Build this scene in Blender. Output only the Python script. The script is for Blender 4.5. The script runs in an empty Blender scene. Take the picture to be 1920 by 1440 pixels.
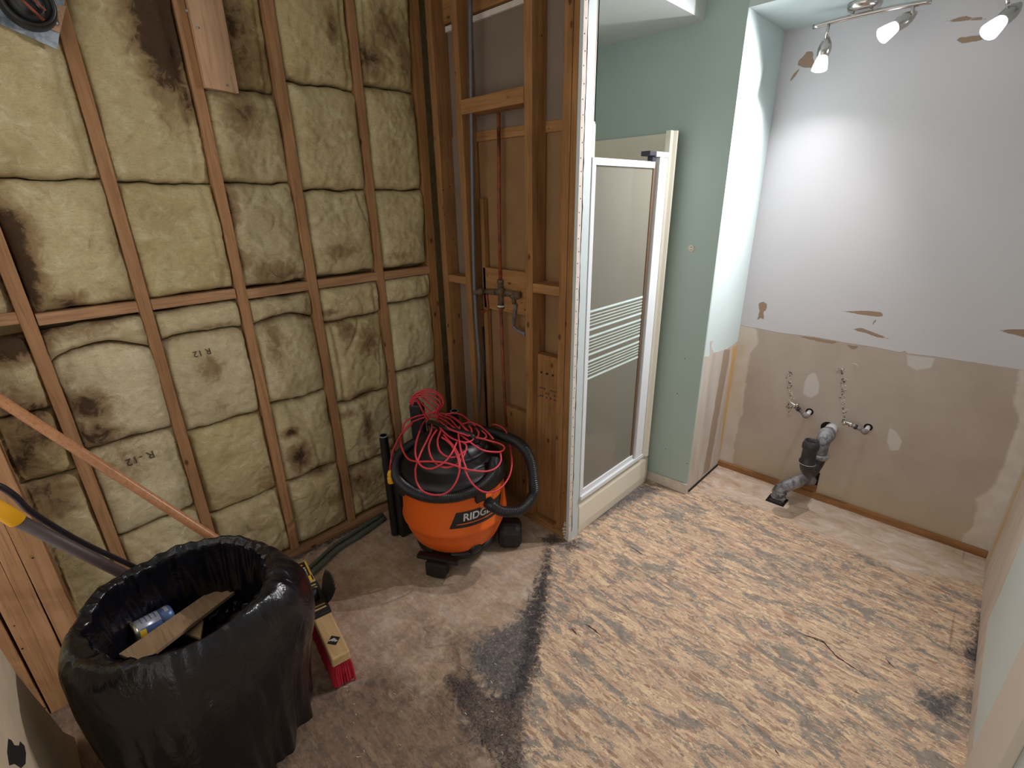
import bpy, bmesh, math, random
import numpy as np
from mathutils import Vector, Matrix, noise as mn

# ------------------------------------------------------------------ camera
sc = bpy.context.scene
COL = sc.collection
H = 1.66
FPX = 912.0
R = Matrix(((0.71690791, -0.23739053, 0.65550651),
            (0.69695957, 0.26702172, -0.66554245),
            (-0.017041, 0.93399418, 0.35688159)))
cam = bpy.data.cameras.new('camera')
cam.sensor_width = 36.0
cam.lens = 36.0 * FPX / 1920.0
cam.clip_start = 0.02
camo = bpy.data.objects.new('camera', cam)
COL.objects.link(camo)
m4 = R.to_4x4()
m4.translation = Vector((0, 0, H))
camo.matrix_world = m4
sc.camera = camo
sc.view_settings.view_transform = 'Standard'
sc.view_settings.look = 'None'
sc.view_settings.gamma = 1.0
sc.view_settings.use_curve_mapping = False
sc.view_settings.exposure = 0.2
# added fill: even world light, let in where the room is left open behind the camera
w = bpy.data.worlds.new('world')
sc.world = w
w.use_nodes = True
w.node_tree.nodes['Background'].inputs[0].default_value = (1.0, 0.95, 0.9, 1)
w.node_tree.nodes['Background'].inputs[1].default_value = 1.05

# ------------------------------------------------------------------ helpers
def ray(u, v):
    d = R @ Vector((u - 960.0, -(v - 720.0), -FPX))
    return d
def at(u, v, ax, val):
    d = ray(u, v)
    o = (0, 0, H)
    t = (val - o[ax]) / d[ax]
    return Vector((0, 0, H)) + d * t
WT = {}
def shift_origin(o):
    vs = o.data.vertices
    if not len(vs):
        WT[o.name] = Vector((0, 0, 0)); return
    xs = [v.co for v in vs]
    lo = Vector((min(c.x for c in xs), min(c.y for c in xs), min(c.z for c in xs)))
    hi = Vector((max(c.x for c in xs), max(c.y for c in xs), max(c.z for c in xs)))
    b = Vector(((lo.x + hi.x) / 2, (lo.y + hi.y) / 2, lo.z))
    o.data.transform(Matrix.Translation(-b))
    o.location = b
    WT[o.name] = b
def obj(name, bm, mat, parent=None, smooth=False, bevel=0):
    me = bpy.data.meshes.new(name)
    if bm is not None:
        bmesh.ops.recalc_face_normals(bm, faces=bm.faces[:])
        bm.to_mesh(me); bm.free()
    if mat is not None:
        for mt in (mat if isinstance(mat, (list, tuple)) else [mat]):
            me.materials.append(mt)
    if smooth:
        for p in me.polygons: p.use_smooth = True
    o = bpy.data.objects.new(name, me)
    COL.objects.link(o)
    if parent is None:
        shift_origin(o)
    else:
        o.parent = parent
        o.location = -WT[parent.name]
        WT[o.name] = Vector((0, 0, 0))
    if bevel:
        md = o.modifiers.new('bevel', 'BEVEL'); md.width = bevel; md.segments = 2; md.limit_method = 'ANGLE'
    return o
def tag(o, label, cat, group=None, kind=None):
    o['label'] = label; o['category'] = cat
    if group: o['group'] = group
    if kind: o['kind'] = kind
    return o
def thing(name, label, cat, loc, group=None):
    o = bpy.data.objects.new(name, None)
    COL.objects.link(o)
    o.location = loc
    o.empty_display_size = 0.1
    WT[o.name] = Vector(loc)
    return tag(o, label, cat, group)
def struct(o):
    o['kind'] = 'structure'
    return o
def B():
    return bmesh.new()
def box(bm, x0, x1, y0, y1, z0, z1):
    vs = [bm.verts.new((x, y, z)) for z in (z0, z1) for (x, y) in ((x0, y0), (x1, y0), (x1, y1), (x0, y1))]
    for f in ((0, 3, 2, 1), (4, 5, 6, 7), (0, 1, 5, 4), (1, 2, 6, 5), (2, 3, 7, 6), (3, 0, 4, 7)):
        bm.faces.new([vs[i] for i in f])
    return bm
def hexa(bm, p):
    """8 points: bottom 4 then top 4"""
    vs = [bm.verts.new(q) for q in p]
    for f in ((0, 3, 2, 1), (4, 5, 6, 7), (0, 1, 5, 4), (1, 2, 6, 5), (2, 3, 7, 6), (3, 0, 4, 7)):
        bm.faces.new([vs[i] for i in f])
    return bm
def obox(bm, c, ax, ay, az, sx, sy, sz):
    c = Vector(c)
    P = []
    for k in (-1, 1):
        for (i, j) in ((-1, -1), (1, -1), (1, 1), (-1, 1)):
            P.append(c + ax * (i * sx / 2) + ay * (j * sy / 2) + az * (k * sz / 2))
    return hexa(bm, P)
def smooth_path(pts, n=8, closed=False):
    P = [Vector(p) for p in pts]
    out = []
    L = len(P)
    rng = range(L if closed else L - 1)
    for i in rng:
        if closed:
            a, b, c, d = P[(i - 1) % L], P[i], P[(i + 1) % L], P[(i + 2) % L]
        else:
            b, c = P[i], P[i + 1]
            a = P[i - 1] if i > 0 else b * 2 - c
            d = P[i + 2] if i + 2 < L else c * 2 - b
        for k in range(n):
            t = k / n
            out.append(0.5 * ((2 * b) + (c - a) * t + (2 * a - 5 * b + 4 * c - d) * t * t + (3 * b - a - 3 * c + d) * t ** 3))
    if not closed: out.append(P[-1])
    return out
def tube(bm, pts, r, seg=12, cap=True, closed=False):
    """r: number or list of radii"""
    P = [Vector(p) for p in pts]
    n = len(P)
    rr = r if isinstance(r, (list, tuple)) else [r] * n
    rings = []
    t0 = (P[1] - P[0]).normalized()
    up = Vector((0, 0, 1)) if abs(t0.z) < 0.9 else Vector((1, 0, 0))
    nrm = t0.cross(up).normalized()
    for i in range(n):
        a = P[max(i - 1, 0)]; b = P[min(i + 1, n - 1)]
        t = (b - a)
        if t.length < 1e-9: t = t0.copy()
        t.normalize()
        nrm = (nrm - t * nrm.dot(t))
        if nrm.length < 1e-6: nrm = t.orthogonal()
        nrm.normalize()
        bn = t.cross(nrm)
        rings.append([bm.verts.new(P[i] + (nrm * math.cos(2 * math.pi * k / seg) + bn * math.sin(2 * math.pi * k / seg)) * rr[i]) for k in range(seg)])
    for i in range(n - 1):
        for k in range(seg):
            bm.faces.new((rings[i][k], rings[i][(k + 1) % seg], rings[i + 1][(k + 1) % seg], rings[i + 1][k]))
    if cap:
        bm.faces.new(rings[0][::-1]); bm.faces.new(rings[-1])
    return bm
def frame_of(axis):
    t = Vector(axis).normalized()
    up = Vector((0, 0, 1)) if abs(t.z) < 0.9 else Vector((1, 0, 0))
    a = t.cross(up).normalized()
    return a, t.cross(a), t
def lathe(bm, c, prof, seg=32, axis=(0, 0, 1), cap=True):
    """prof: list of (r, h) along the axis"""
    c = Vector(c)
    a, b, t = frame_of(axis)
    if abs(t.z) > 0.999: a, b, t = Vector((1, 0, 0)), Vector((0, 1, 0)), Vector((0, 0, 1)) * (1 if t.z > 0 else -1)
    rings = []
    for (r, h) in prof:
        rings.append([bm.verts.new(c + t * h + (a * math.cos(2 * math.pi * k / seg) + b * math.sin(2 * math.pi * k / seg)) * max(r, 1e-4)) for k in range(seg)])
    for i in range(len(rings) - 1):
        for k in range(seg):
            bm.faces.new((rings[i][k], rings[i][(k + 1) % seg], rings[i + 1][(k + 1) % seg], rings[i + 1][k]))
    if cap:
        bm.faces.new(rings[0][::-1]); bm.faces.new(rings[-1])
    return bm
def prism(bm, poly, off):
    """extrude a 3-D polygon by the vector off"""
    off = Vector(off)
    a = [bm.verts.new(Vector(p)) for p in poly]
    b = [bm.verts.new(Vector(p) + off) for p in poly]
    n = len(a)
    bm.faces.new(a); bm.faces.new(b[::-1])
    for i in range(n):
        bm.faces.new((a[i], b[i], b[(i + 1) % n], a[(i + 1) % n]))
    return bm
def text_mesh(body, size, fn, extrude=0.0, align='CENTER', shear=0.0, bold=0.0):
    """flat lettering turned into a mesh whose points are moved by fn(x, y) -> Vector"""
    cu = bpy.data.curves.new('lettering', 'FONT')
    cu.body = body; cu.size = size; cu.align_x = align; cu.align_y = 'CENTER'
    cu.shear = shear; cu.offset = bold; cu.resolution_u = 4
    to = bpy.data.objects.new('lettering', cu)
    COL.objects.link(to)
    dg = bpy.context.evaluated_depsgraph_get()
    me = bpy.data.meshes.new_from_object(to.evaluated_get(dg))
    bm = bmesh.new(); bm.from_mesh(me)
    bmesh.ops.triangulate(bm, faces=bm.faces[:])
    for v in bm.verts: v.co = fn(v.co.x, v.co.y)
    bpy.data.objects.remove(to); bpy.data.curves.remove(cu); bpy.data.meshes.remove(me)
    return bm

def sdf_poly(P, poly):
    """signed distance (inside positive) of points P (n,2) to a polygon"""
    poly = np.array(poly, float)
    n = len(poly)
    d = np.full(len(P), 1e9)
    ins = np.zeros(len(P), bool)
    for i in range(n):
        a = poly[i]; b = poly[(i + 1) % n]
        e = b - a
        w_ = P - a
        t = np.clip((w_ @ e) / max(e @ e, 1e-12), 0, 1)
        q = w_ - t[:, None] * e
        d = np.minimum(d, np.sqrt((q ** 2).sum(1)))
        c1 = (P[:, 1] >= a[1]); c2 = (P[:, 1] >= b[1])
        cr = e[0] * w_[:, 1] - e[1] * w_[:, 0]
        ins ^= ((c1 & ~c2) & (cr < 0)) | ((~c1 & c2) & (cr > 0))
    return np.where(ins, d, -d)
def sdf_union(P, polys):
    s = np.full(len(P), -1e9)
    for p in polys: s = np.maximum(s, sdf_poly(P, p))
    return s
def set_attr(o, name, vals):
    a = o.data.attributes.new(name, 'FLOAT', 'POINT')
    a.data.foreach_set('value', np.asarray(vals, dtype=np.float32))

# ------------------------------------------------------------------ materials
def lin(c):
    return tuple(((x / 255.0) / 12.92 if x / 255.0 <= 0.04045 else ((x / 255.0 + 0.055) / 1.055) ** 2.4) for x in c) + (1.0,)
class NT:
    def __init__(s, name):
        s.m = bpy.data.materials.new(name); s.m.use_nodes = True
        s.t = s.m.node_tree; s.n = s.t.nodes; s.l = s.t.links
        s.p = s.n['Principled BSDF']
        s.out = s.n['Material Output']
        s.tc = s.n.new('ShaderNodeTexCoord')
        s.geo = s.n.new('ShaderNodeNewGeometry')
    def link(s, a, b): s.l.new(a, b)
    def pos(s, scale=(1, 1, 1), rot=(0, 0, 0), src=None):
        mp = s.n.new('ShaderNodeMapping')
        mp.inputs['Scale'].default_value = scale; mp.inputs['Rotation'].default_value = rot
        s.link(src or s.geo.outputs['Position'], mp.inputs[0])
        return mp.outputs[0]
    def noise(s, vec, scale, detail=4, rough=0.55, dist=0.0):
        n = s.n.new('ShaderNodeTexNoise')
        n.inputs['Scale'].default_value = scale; n.inputs['Detail'].default_value = detail
        n.inputs['Roughness'].default_value = rough; n.inputs['Distortion'].default_value = dist
        s.link(vec, n.inputs['Vector'])
        return n.outputs['Fac']
    def vor(s, vec, scale, out='Color', feature='F1', rnd=1.0):
        n = s.n.new('ShaderNodeTexVoronoi'); n.feature = feature
        n.inputs['Scale'].default_value = scale; n.inputs['Randomness'].default_value = rnd
        s.link(vec, n.inputs['Vector'])
        return n.outputs[out]
    def ramp(s, fac, stops, interp='LINEAR'):
        r = s.n.new('ShaderNodeValToRGB'); r.color_ramp.interpolation = interp
        e = r.color_ramp.elements
        while len(e) < len(stops): e.new(0.5)
        for i, (p, c) in enumerate(stops):
            e[i].position = p
            e[i].color = c if isinstance(c, tuple) else (c, c, c, 1)
        s.link(fac, r.inputs[0])
        return r.outputs[0]
    def mix(s, fac, a, b, mode='MIX'):
        m = s.n.new('ShaderNodeMix'); m.data_type = 'RGBA'; m.blend_type = mode
        for i, v in ((0, fac), (6, a), (7, b)):
            if isinstance(v, (int, float)): m.inputs[i].default_value = v if i == 0 else (v, v, v, 1)
            elif isinstance(v, tuple): m.inputs[i].default_value = v
            else: s.link(v, m.inputs[i])
        return m.outputs[2]
    def math(s, op, a, b=0.0, clamp=False):
        m = s.n.new('ShaderNodeMath'); m.operation = op; m.use_clamp = clamp
        for i, v in ((0, a), (1, b)):
            if isinstance(v, (int, float)): m.inputs[i].default_value = v
            else: s.link(v, m.inputs[i])
        return m.outputs[0]
    def attr(s, name):
        a = s.n.new('ShaderNodeAttribute'); a.attribute_name = name
        return a.outputs['Fac']
    def edge(s, sd, nz, amp, soft):
        """mask from a signed distance made ragged by noise"""
        v = s.math('ADD', sd, s.math('MULTIPLY', s.math('SUBTRACT', nz, 0.5), amp))
        v = s.math('ADD', s.math('DIVIDE', v, soft), 0.5, clamp=True)
        return v
    def sep(s, vec):
        n = s.n.new('ShaderNodeSeparateXYZ'); s.link(vec, n.inputs[0]); return n.outputs
    def bump(s, h, strength, dist=0.01, prev=None):
        b = s.n.new('ShaderNodeBump'); b.inputs['Strength'].default_value = strength; b.inputs['Distance'].default_value = dist
        s.link(h, b.inputs['Height'])
        if prev is not None: s.link(prev, b.inputs['Normal'])
        return b.outputs[0]
    def done(s, col=None, rough=0.7, metal=0.0, normal=None, spec=None):
        p = s.p
        if col is not None:
            if isinstance(col, tuple): p.inputs['Base Color'].default_value = col
            else: s.link(col, p.inputs['Base Color'])
        if isinstance(rough, (int, float)): p.inputs['Roughness'].default_value = rough
        else: s.link(rough, p.inputs['Roughness'])
        p.inputs['Metallic'].default_value = metal
        if spec is not None: p.inputs['Specular IOR Level'].default_value = spec
        if normal is not None: s.link(normal, p.inputs['Normal'])
        return s.m

def m_plain(name, rgb, rough=0.5, metal=0.0, var=0.08, nscale=12, bump=0.0, bscale=60, spec=None):
    t = NT(name)
    v = t.pos()
    n = t.noise(v, nscale)
    c0 = lin(rgb)
    lo = tuple(c * (1 - var) for c in c0[:3]) + (1,)
    hi = tuple(min(1, c * (1 + var)) for c in c0[:3]) + (1,)
    col = t.ramp(n, [(0.3, lo), (0.7, hi)])
    nm = t.bump(t.noise(v, bscale), bump, 0.002) if bump else None
    return t.done(col, rough, metal, nm, spec)

def m_wood(name, c1, c2, axis='z', rough=0.75, knots=True, dark=1.0, sc=1.0):
    t = NT(name)
    s = {'z': (26, 26, 1.6), 'x': (1.6, 26, 26), 'y': (26, 1.6, 26)}[axis]
    s = tuple(q * sc for q in s)
    n = t.noise(t.pos(s), 1.0, 6, 0.6, 1.2)
    col = t.ramp(n, [(0.3, lin(c1)), (0.7, lin(c2))])
    big = t.noise(t.pos(), 5.0, 3)
    col = t.mix(t.ramp(big, [(0.35, 0.0), (0.75, 0.35)]), col, lin(tuple(q * 0.72 for q in c1)))
    if knots:
        ks = {'z': (1, 1, .55), 'x': (.55, 1, 1), 'y': (1, .55, 1)}[axis]
        d = t.vor(t.pos(ks), 13.0, 'Distance')
        k = t.ramp(d, [(0.07, 1.0), (0.13, 0.0)])
        col = t.mix(t.math('MULTIPLY', k, 0.8), col, lin((62, 34, 20)))
    if knots:
        dn = t.n.new('ShaderNodeTexVoronoi'); dn.inputs['Scale'].default_value = 21.0
        t.link(t.pos(), dn.inputs['Vector'])
        pick = t.math('GREATER_THAN', t.sep(dn.outputs['Color'])[0], 0.62)
        dot = t.ramp(dn.outputs['Distance'], [(0.055, 1.0), (0.085, 0.0)])
        col = t.mix(t.math('MULTIPLY', pick, dot), col, lin((38, 24, 18)))
    gs = {'z': (90, 90, 4), 'x': (4, 90, 90), 'y': (90, 4, 90)}[axis]
    col = t.mix(t.ramp(t.noise(t.pos(gs), 1.0, 5, 0.7, 1.0), [(0.36, 0.4), (0.5, 0.0)]), col, lin(tuple(q * 0.62 for q in c1)))
    nm = t.bump(n, 0.15, 0.003)
    return t.done(col, rough, 0, nm, 0.25)

M = {}
M['stud'] = m_wood('stud_pine', (160, 116, 78), (188, 144, 104), 'z')
M['stud_y'] = m_wood('nogging_pine', (164, 122, 88), (194, 152, 114), 'y')
M['stud_x'] = m_wood('blocking_pine', (150, 106, 64), (180, 134, 86), 'x')
M['stud_o'] = m_wood('orange_fir_stud', (138, 96, 56), (172, 126, 80), 'z')
M['pale_board'] = m_wood('pale_board', (188, 148, 116), (206, 168, 136), 'z')
M['pole'] = m_wood('varnished_pole', (172, 118, 80), (192, 138, 98), 'x', rough=0.3, knots=False)
M['broomwood'] = m_wood('broom_block_wood', (196, 160, 112), (212, 178, 130), 'x', rough=0.5, knots=False)
M['scrap'] = m_wood('scrap_board', (158, 128, 98), (178, 148, 116), 'x', knots=False)
M['casing'] = m_plain('cream_casing_paint', (208, 198, 184), .5, 0, .03, 5)
M['basewood'] = m_wood('base_strip_wood', (138, 96, 56), (168, 120, 76), 'x', rough=0.6, knots=False)
M['plywood'] = m_wood('plywood', (150, 96, 48), (172, 114, 60), 'x', knots=False)
M['chrome'] = m_plain('satin_nickel', (196, 190, 186), 0.22, 1.0, 0.03)
M['alu'] = m_plain('satin_aluminium', (218, 222, 230), 0.32, 0.35, 0.03)
M['white_frame'] = m_plain('white_enamel_frame', (222, 226, 230), 0.35, 0.0, 0.02)
M['acrylic'] = m_plain('cream_acrylic', (224, 219, 202), 0.3, 0.0, 0.03, 3)
M['brownpanel'] = m_plain('raw_back_of_shower_panel', (142, 106, 70), 0.7, 0, 0.12, 7, 0.2, 40)
M['greydrywall'] = m_plain('grey_paper_drywall_back', (128, 112, 98), 0.9, 0, 0.08, 6, 0.1, 200)
M['plaster'] = m_plain('white_gypsum_edge', (210, 200, 190), 0.9, 0, 0.1, 30, 0.4, 90)
M['black'] = m_plain('black_plastic', (20, 20, 22), 0.42, 0, 0.2, 10)
M['blackmatte'] = m_plain('dull_black_plastic', (26, 25, 26), 0.6, 0, 0.2, 10)
M['hose'] = m_plain('black_hose', (30, 30, 33), 0.38, 0, 0.2, 10)
M['greyplastic'] = m_plain('grey_plastic_end', (120, 124, 130), 0.5)
M['orange'] = m_plain('orange_plastic', (226, 100, 24), 0.42, 0, 0.04, 5, 0.15, 500)
M['red'] = m_plain('red_cord_rubber', (196, 52, 62), 0.5, 0, 0.05)
M['yellow'] = m_plain('yellow_plastic', (232, 168, 30), 0.5, 0, 0.08)
M['abs'] = m_plain('black_drain_plastic', (42, 41, 44), 0.4, 0, 0.2, 20)
M['pvcgrey'] = None
M['white_pipe'] = m_plain('white_pipe', (214, 212, 214), 0.5, 0, 0.06, 40)
M['bristle'] = m_plain('red_bristles', (176, 30, 52), 0.6, 0, 0.25, 60)
M['conduit'] = m_plain('grey_conduit', (98, 98, 100), 0.45, 0.3, 0.15, 30)
M['greenpipe'] = m_plain('grey_green_pipe', (86, 94, 88), 0.5, 0.0, 0.15, 30)
M['ink'] = m_plain('stamp_ink', (70, 58, 48), 0.9, 0, 0.3, 80)
M['darkink'] = m_plain('dark_marker', (44, 30, 24), 0.9, 0, 0.2, 80)
M['hole'] = m_plain('unlit_cavity', (16, 12, 10), 0.95)
M['labelgrey'] = m_plain('silver_print', (206, 206, 206), 0.45)
M['labelblack'] = m_plain('black_print', (30, 30, 32), 0.45)
M['labelyellow'] = m_plain('yellow_print', (226, 178, 44), 0.5)
M['labelorange'] = m_plain('orange_print', (214, 96, 34), 0.5)
M['dooredge'] = m_plain('bronze_gasket', (96, 74, 54), 0.5)
M['stripe'] = m_plain('frosted_white_stripe', (206, 226, 222), 0.6)
M['bin'] = m_plain('dark_blue_grey_bin', (40, 38, 50), 0.5, 0, 0.1)
M['gapblack'] = m_plain('black_sill_tape', (22, 20, 22), 0.8)
M['canblue'] = m_plain('blue_can_print', (84, 104, 150), 0.35, 0.2)
M['canwhite'] = m_plain('silver_can_print', (170, 172, 186), 0.35, 0.4)
M['rim'] = m_plain('tin_rim', (190, 184, 160), 0.3, 0.9)
M['tile_edge'] = m_plain('fixture_bracket_black', (30, 30, 48), 0.4)

def m_pipe_dusty(name, c1, c2):
    t = NT(name)
    n = t.noise(t.pos(), 28, 6, 0.7)
    up = t.noise(t.pos(), 9, 3)
    col = t.ramp(t.math('ADD', n, t.math('MULTIPLY', up, 0.5)), [(0.62, lin(c1)), (0.86, lin(c2))])
    return t.done(col, t.ramp(n, [(0.4, 0.4), (0.6, 0.8)]), 0)
M['pvcgrey'] = m_pipe_dusty('dusty_grey_pipe', (74, 72, 76), (156, 154, 158))
M['copper'] = m_pipe_dusty('tarnished_copper', (84, 38, 24), (150, 74, 44))
M['brass'] = m_pipe_dusty('tarnished_brass', (62, 48, 36), (112, 92, 68))
M['lead'] = m_pipe_dusty('dull_metal_tube', (96, 84, 86), (150, 140, 142))
M['galv'] = m_pipe_dusty('galvanised_steel', (104, 112, 122), (168, 178, 188))

def m_bag():
    t = NT('black_plastic_bag')
    v = t.pos((1, 1, 0.6))
    n = t.noise(v, 16, 5, 0.6, 1.0)
    n2 = t.noise(t.pos((1, 1, .3)), 55, 4, 0.6, 0.8)
    nm = t.bump(n, 0.35, 0.02)
    nm = t.bump(n2, 0.2, 0.004, nm)
    col = t.ramp(n, [(0.3, lin((10, 9, 13))), (0.7, lin((22, 20, 27)))])
    return t.done(col, 0.2, 0, nm, 0.5)
M['bag'] = m_bag()

def m_insul():
    t = NT('glass_wool')
    v = t.pos()
    fine = t.noise(t.pos((1, 1, 1)), 120, 5, 0.7, 2.0)
    mid = t.noise(v, 22, 5, 0.65, 0.8)
    big = t.noise(v, 6, 4, 0.6, 0.5)
    tint = t.attr('tint')
    st = t.attr('stain')
    base = t.mix(tint, lin((196, 176, 124)), lin((212, 198, 166)))
    base = t.mix(t.ramp(mid, [(0.35, 0.0), (0.7, 0.42)]), base, lin((212, 198, 152)))
    base = t.mix(t.ramp(big, [(0.5, 0.0), (0.72, 0.5)]), base, lin((156, 130, 86)))
    base = t.mix(t.ramp(t.noise(v, 13, 6, 0.7, 1.0), [(0.5, 0.0), (0.68, 0.55)]), base, lin((232, 222, 186)))
    base = t.mix(t.ramp(t.noise(t.pos((40, 40, 130)), 1.0, 5, 0.75, 1.5), [(0.36, 0.4), (0.5, 0.0)]), base, lin((164, 140, 96)))
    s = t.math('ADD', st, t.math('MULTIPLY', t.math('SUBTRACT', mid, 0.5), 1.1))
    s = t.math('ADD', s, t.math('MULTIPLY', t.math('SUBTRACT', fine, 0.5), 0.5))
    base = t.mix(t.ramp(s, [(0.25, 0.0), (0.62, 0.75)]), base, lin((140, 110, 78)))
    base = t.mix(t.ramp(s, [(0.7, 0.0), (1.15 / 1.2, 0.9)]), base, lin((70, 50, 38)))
    fb = t.mix(0.28, base, t.ramp(fine, [(0.3, 0.16), (0.7, 0.8)]), 'SOFT_LIGHT')
    nm = t.bump(fine, 0.7, 0.006)
    nm = t.bump(mid, 0.25, 0.012, nm)
    return t.done(fb, 0.95, 0, nm, 0.1)
M['insul'] = m_insul()

def m_floor():
    t = NT('worn_subfloor')
    # strand board: three crossing layers of long flakes, most of them along x
    def flakes(rz, sx, sy, seed):
        vv = t.n.new('ShaderNodeMapping')
        vv.inputs['Location'].default_value = (seed, seed * 1.7, 0)
        vv.inputs['Rotation'].default_value = (0, 0, rz)
        vv.inputs['Scale'].default_value = (sx, sy, 1)
        t.link(t.geo.outputs['Position'], vv.inputs[0])
        warp = t.n.new('ShaderNodeTexNoise'); warp.inputs['Scale'].default_value = 9; warp.inputs['Detail'].default_value = 3
        t.link(t.geo.outputs['Position'], warp.inputs['Vector'])
        av = t.n.new('ShaderNodeVectorMath'); av.operation = 'MULTIPLY_ADD'
        t.link(warp.outputs['Color'], av.inputs[0]); av.inputs[1].default_value = (1.0, 1.3, 0)
        t.link(vv.outputs[0], av.inputs[2])
        n = t.n.new('ShaderNodeTexVoronoi'); n.inputs['Scale'].default_value = 1.0
        t.link(av.outputs[0], n.inputs['Vector'])
        return n
    f1 = flakes(0.08, 17, 84, 3); f2 = flakes(0.55, 19, 90, 11); f3 = flakes(-0.42, 20, 95, 23); f4 = flakes(1.25, 26, 90, 31)
    def tone(f): return t.sep(f.outputs['Color'])[0]
    v = t.pos()
    sel = t.noise(v, 13, 3, 0.6)
    sel2 = t.noise(t.pos((1, 2.5, 1)), 17, 3, 0.6)
    a = t.mix(t.ramp(sel, [(0.49, 0.0), (0.51, 1.0)]), tone(f1), tone(f2))
    a = t.mix(t.ramp(sel2, [(0.54, 0.0), (0.55, 1.0)]), a, tone(f3))
    sel3 = t.noise(v, 21, 2, 0.6)
    a = t.mix(t.ramp(sel3, [(0.64, 0.0), (0.65, 1.0)]), a, tone(f4))
    osb = t.ramp(a, [(0.0, lin((168, 134, 110))), (0.2, lin((194, 163, 138))), (0.6, lin((210, 180, 152))), (0.85, lin((224, 194, 160))), (1.0, lin((236, 208, 170)))])
    fibre = t.noise(t.pos((40, 210, 1), (0, 0, 0.2)), 1.0, 6, 0.75, 3.0)
    osb = t.mix(t.ramp(fibre, [(0.38, 0.85), (0.46, 0.0)]), osb, lin((116, 92, 82)))
    # grey thinset residue, streaked
    g = t.noise(t.pos((3.4, 8, 1), (0, 0, 0.15)), 1.7, 7, 0.68, 1.2)
    g2 = t.noise(t.pos((18, 52, 1), (0, 0, 0.1)), 1.6, 6, 0.75, 2.2)
    gg = t.math('ADD', t.math('MULTIPLY', g, 0.62), t.math('MULTIPLY', g2, 0.38))
    gm = t.ramp(gg, [(0.512, 0.0), (0.535, 0.8)])
    gcol = t.ramp(t.noise(v, 40, 4), [(0.35, lin((108, 108, 104))), (0.7, lin((150, 146, 138)))])
    osb = t.mix(gm, osb, gcol)
    # thin dark gouges
    cr = t.noise(t.pos((7, 75, 1), (0, 0, 0.22)), 1.0, 4, 0.6, 1.0)
    crm = t.ramp(cr, [(0.28, 1.0), (0.33, 0.0)])
    osb = t.mix(t.math('MULTIPLY', crm, 0.8), osb, lin((70, 50, 42)))
    ragged = t.noise(v, 34, 6, 0.7, 1.0)
    ragx = t.noise(t.pos((14, 50, 1), (0, 0, 0.1)), 1.0, 5, 0.7, 1.0)
    # smooth dusty strip by the vanity wall
    sm = t.edge(t.attr('smooth'), ragx, 0.22, 0.07)
    smc = t.ramp(t.noise(t.pos((1.5, 3, 1)), 5, 7, 0.72, 0.8), [(0.3, lin((178, 148, 122))), (0.52, lin((208, 186, 166))), (0.7, lin((222, 212, 204)))])
    osb = t.mix(sm, osb, smc)
    # dusty plywood of the tub bay
    du = t.edge(t.attr('dust'), ragged, 0.06, 0.03)
    dn = t.noise(v, 9, 8, 0.75, 0.15)
    dcol = t.ramp(dn, [(0.3, lin((140, 116, 96))), (0.5, lin((172, 148, 126))), (0.72, lin((202, 190, 178)))])
    dcol = t.mix(t.ramp(t.noise(v, 60, 5, 0.8), [(0.5, 0.0), (0.75, 0.5)]), dcol, lin((206, 196, 184)))
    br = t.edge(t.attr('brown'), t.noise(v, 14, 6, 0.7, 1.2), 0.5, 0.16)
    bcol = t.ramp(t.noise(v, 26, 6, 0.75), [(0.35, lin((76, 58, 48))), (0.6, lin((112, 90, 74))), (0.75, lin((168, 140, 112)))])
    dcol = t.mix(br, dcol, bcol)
    dcol = t.mix(t.ramp(t.noise(v, 90, 4, 0.8), [(0.28, 0.6), (0.36, 0.0)]), dcol, lin((60, 44, 38)))
    dcol = t.mix(0.22, dcol, osb)
    dcol = t.mix(t.ramp(t.noise(t.pos((30, 120, 1), (0, 0, 0.5)), 1.0, 5, 0.75, 1.0), [(0.3, 0.5), (0.42, 0.0)]), dcol, lin((104, 84, 70)))
    col = t.mix(du, osb, dcol)
    # grey scuffed adhesive and black adhesive
    gr = t.edge(t.attr('grey'), ragged, 0.18, 0.05)
    grc = t.ramp(t.noise(t.pos((1, 1, 1)), 48, 6, 0.8, 1.5), [(0.4, lin((58, 58, 62))), (0.55, lin((100, 98, 98))), (0.68, lin((168, 146, 124)))])
    col = t.mix(t.math('MULTIPLY', gr, 0.9), col, grc)
    bl = t.math('MULTIPLY', t.edge(t.attr('blackglue'), ragged, 0.15, 0.035), t.ramp(t.noise(v, 85, 5, 0.8, 1.2), [(0.42, 0.95), (0.72, 0.35)]))
    blc = t.ramp(t.noise(v, 60, 6, 0.8, 1.0), [(0.4, lin((30, 29, 34))), (0.6, lin((66, 62, 64))), (0.75, lin((140, 116, 90)))])
    col = t.mix(bl, col, blc)
    # sheet joint
    jn = t.attr('joint')
    col = t.mix(t.math('MULTIPLY', t.ramp(jn, [(0.5, 0.0), (1.0, 0.6)]), 1.0), col, lin((92, 66, 52)))
    hgt = t.math('ADD', t.math('MULTIPLY', a, 0.5), fibre)
    nm = t.bump(hgt, 0.3, 0.004)
    nm = t.bump(ragged, 0.25, 0.004, nm)
    return t.done(col, 0.8, 0, nm, 0.2)
M['floor'] = m_floor()

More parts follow.
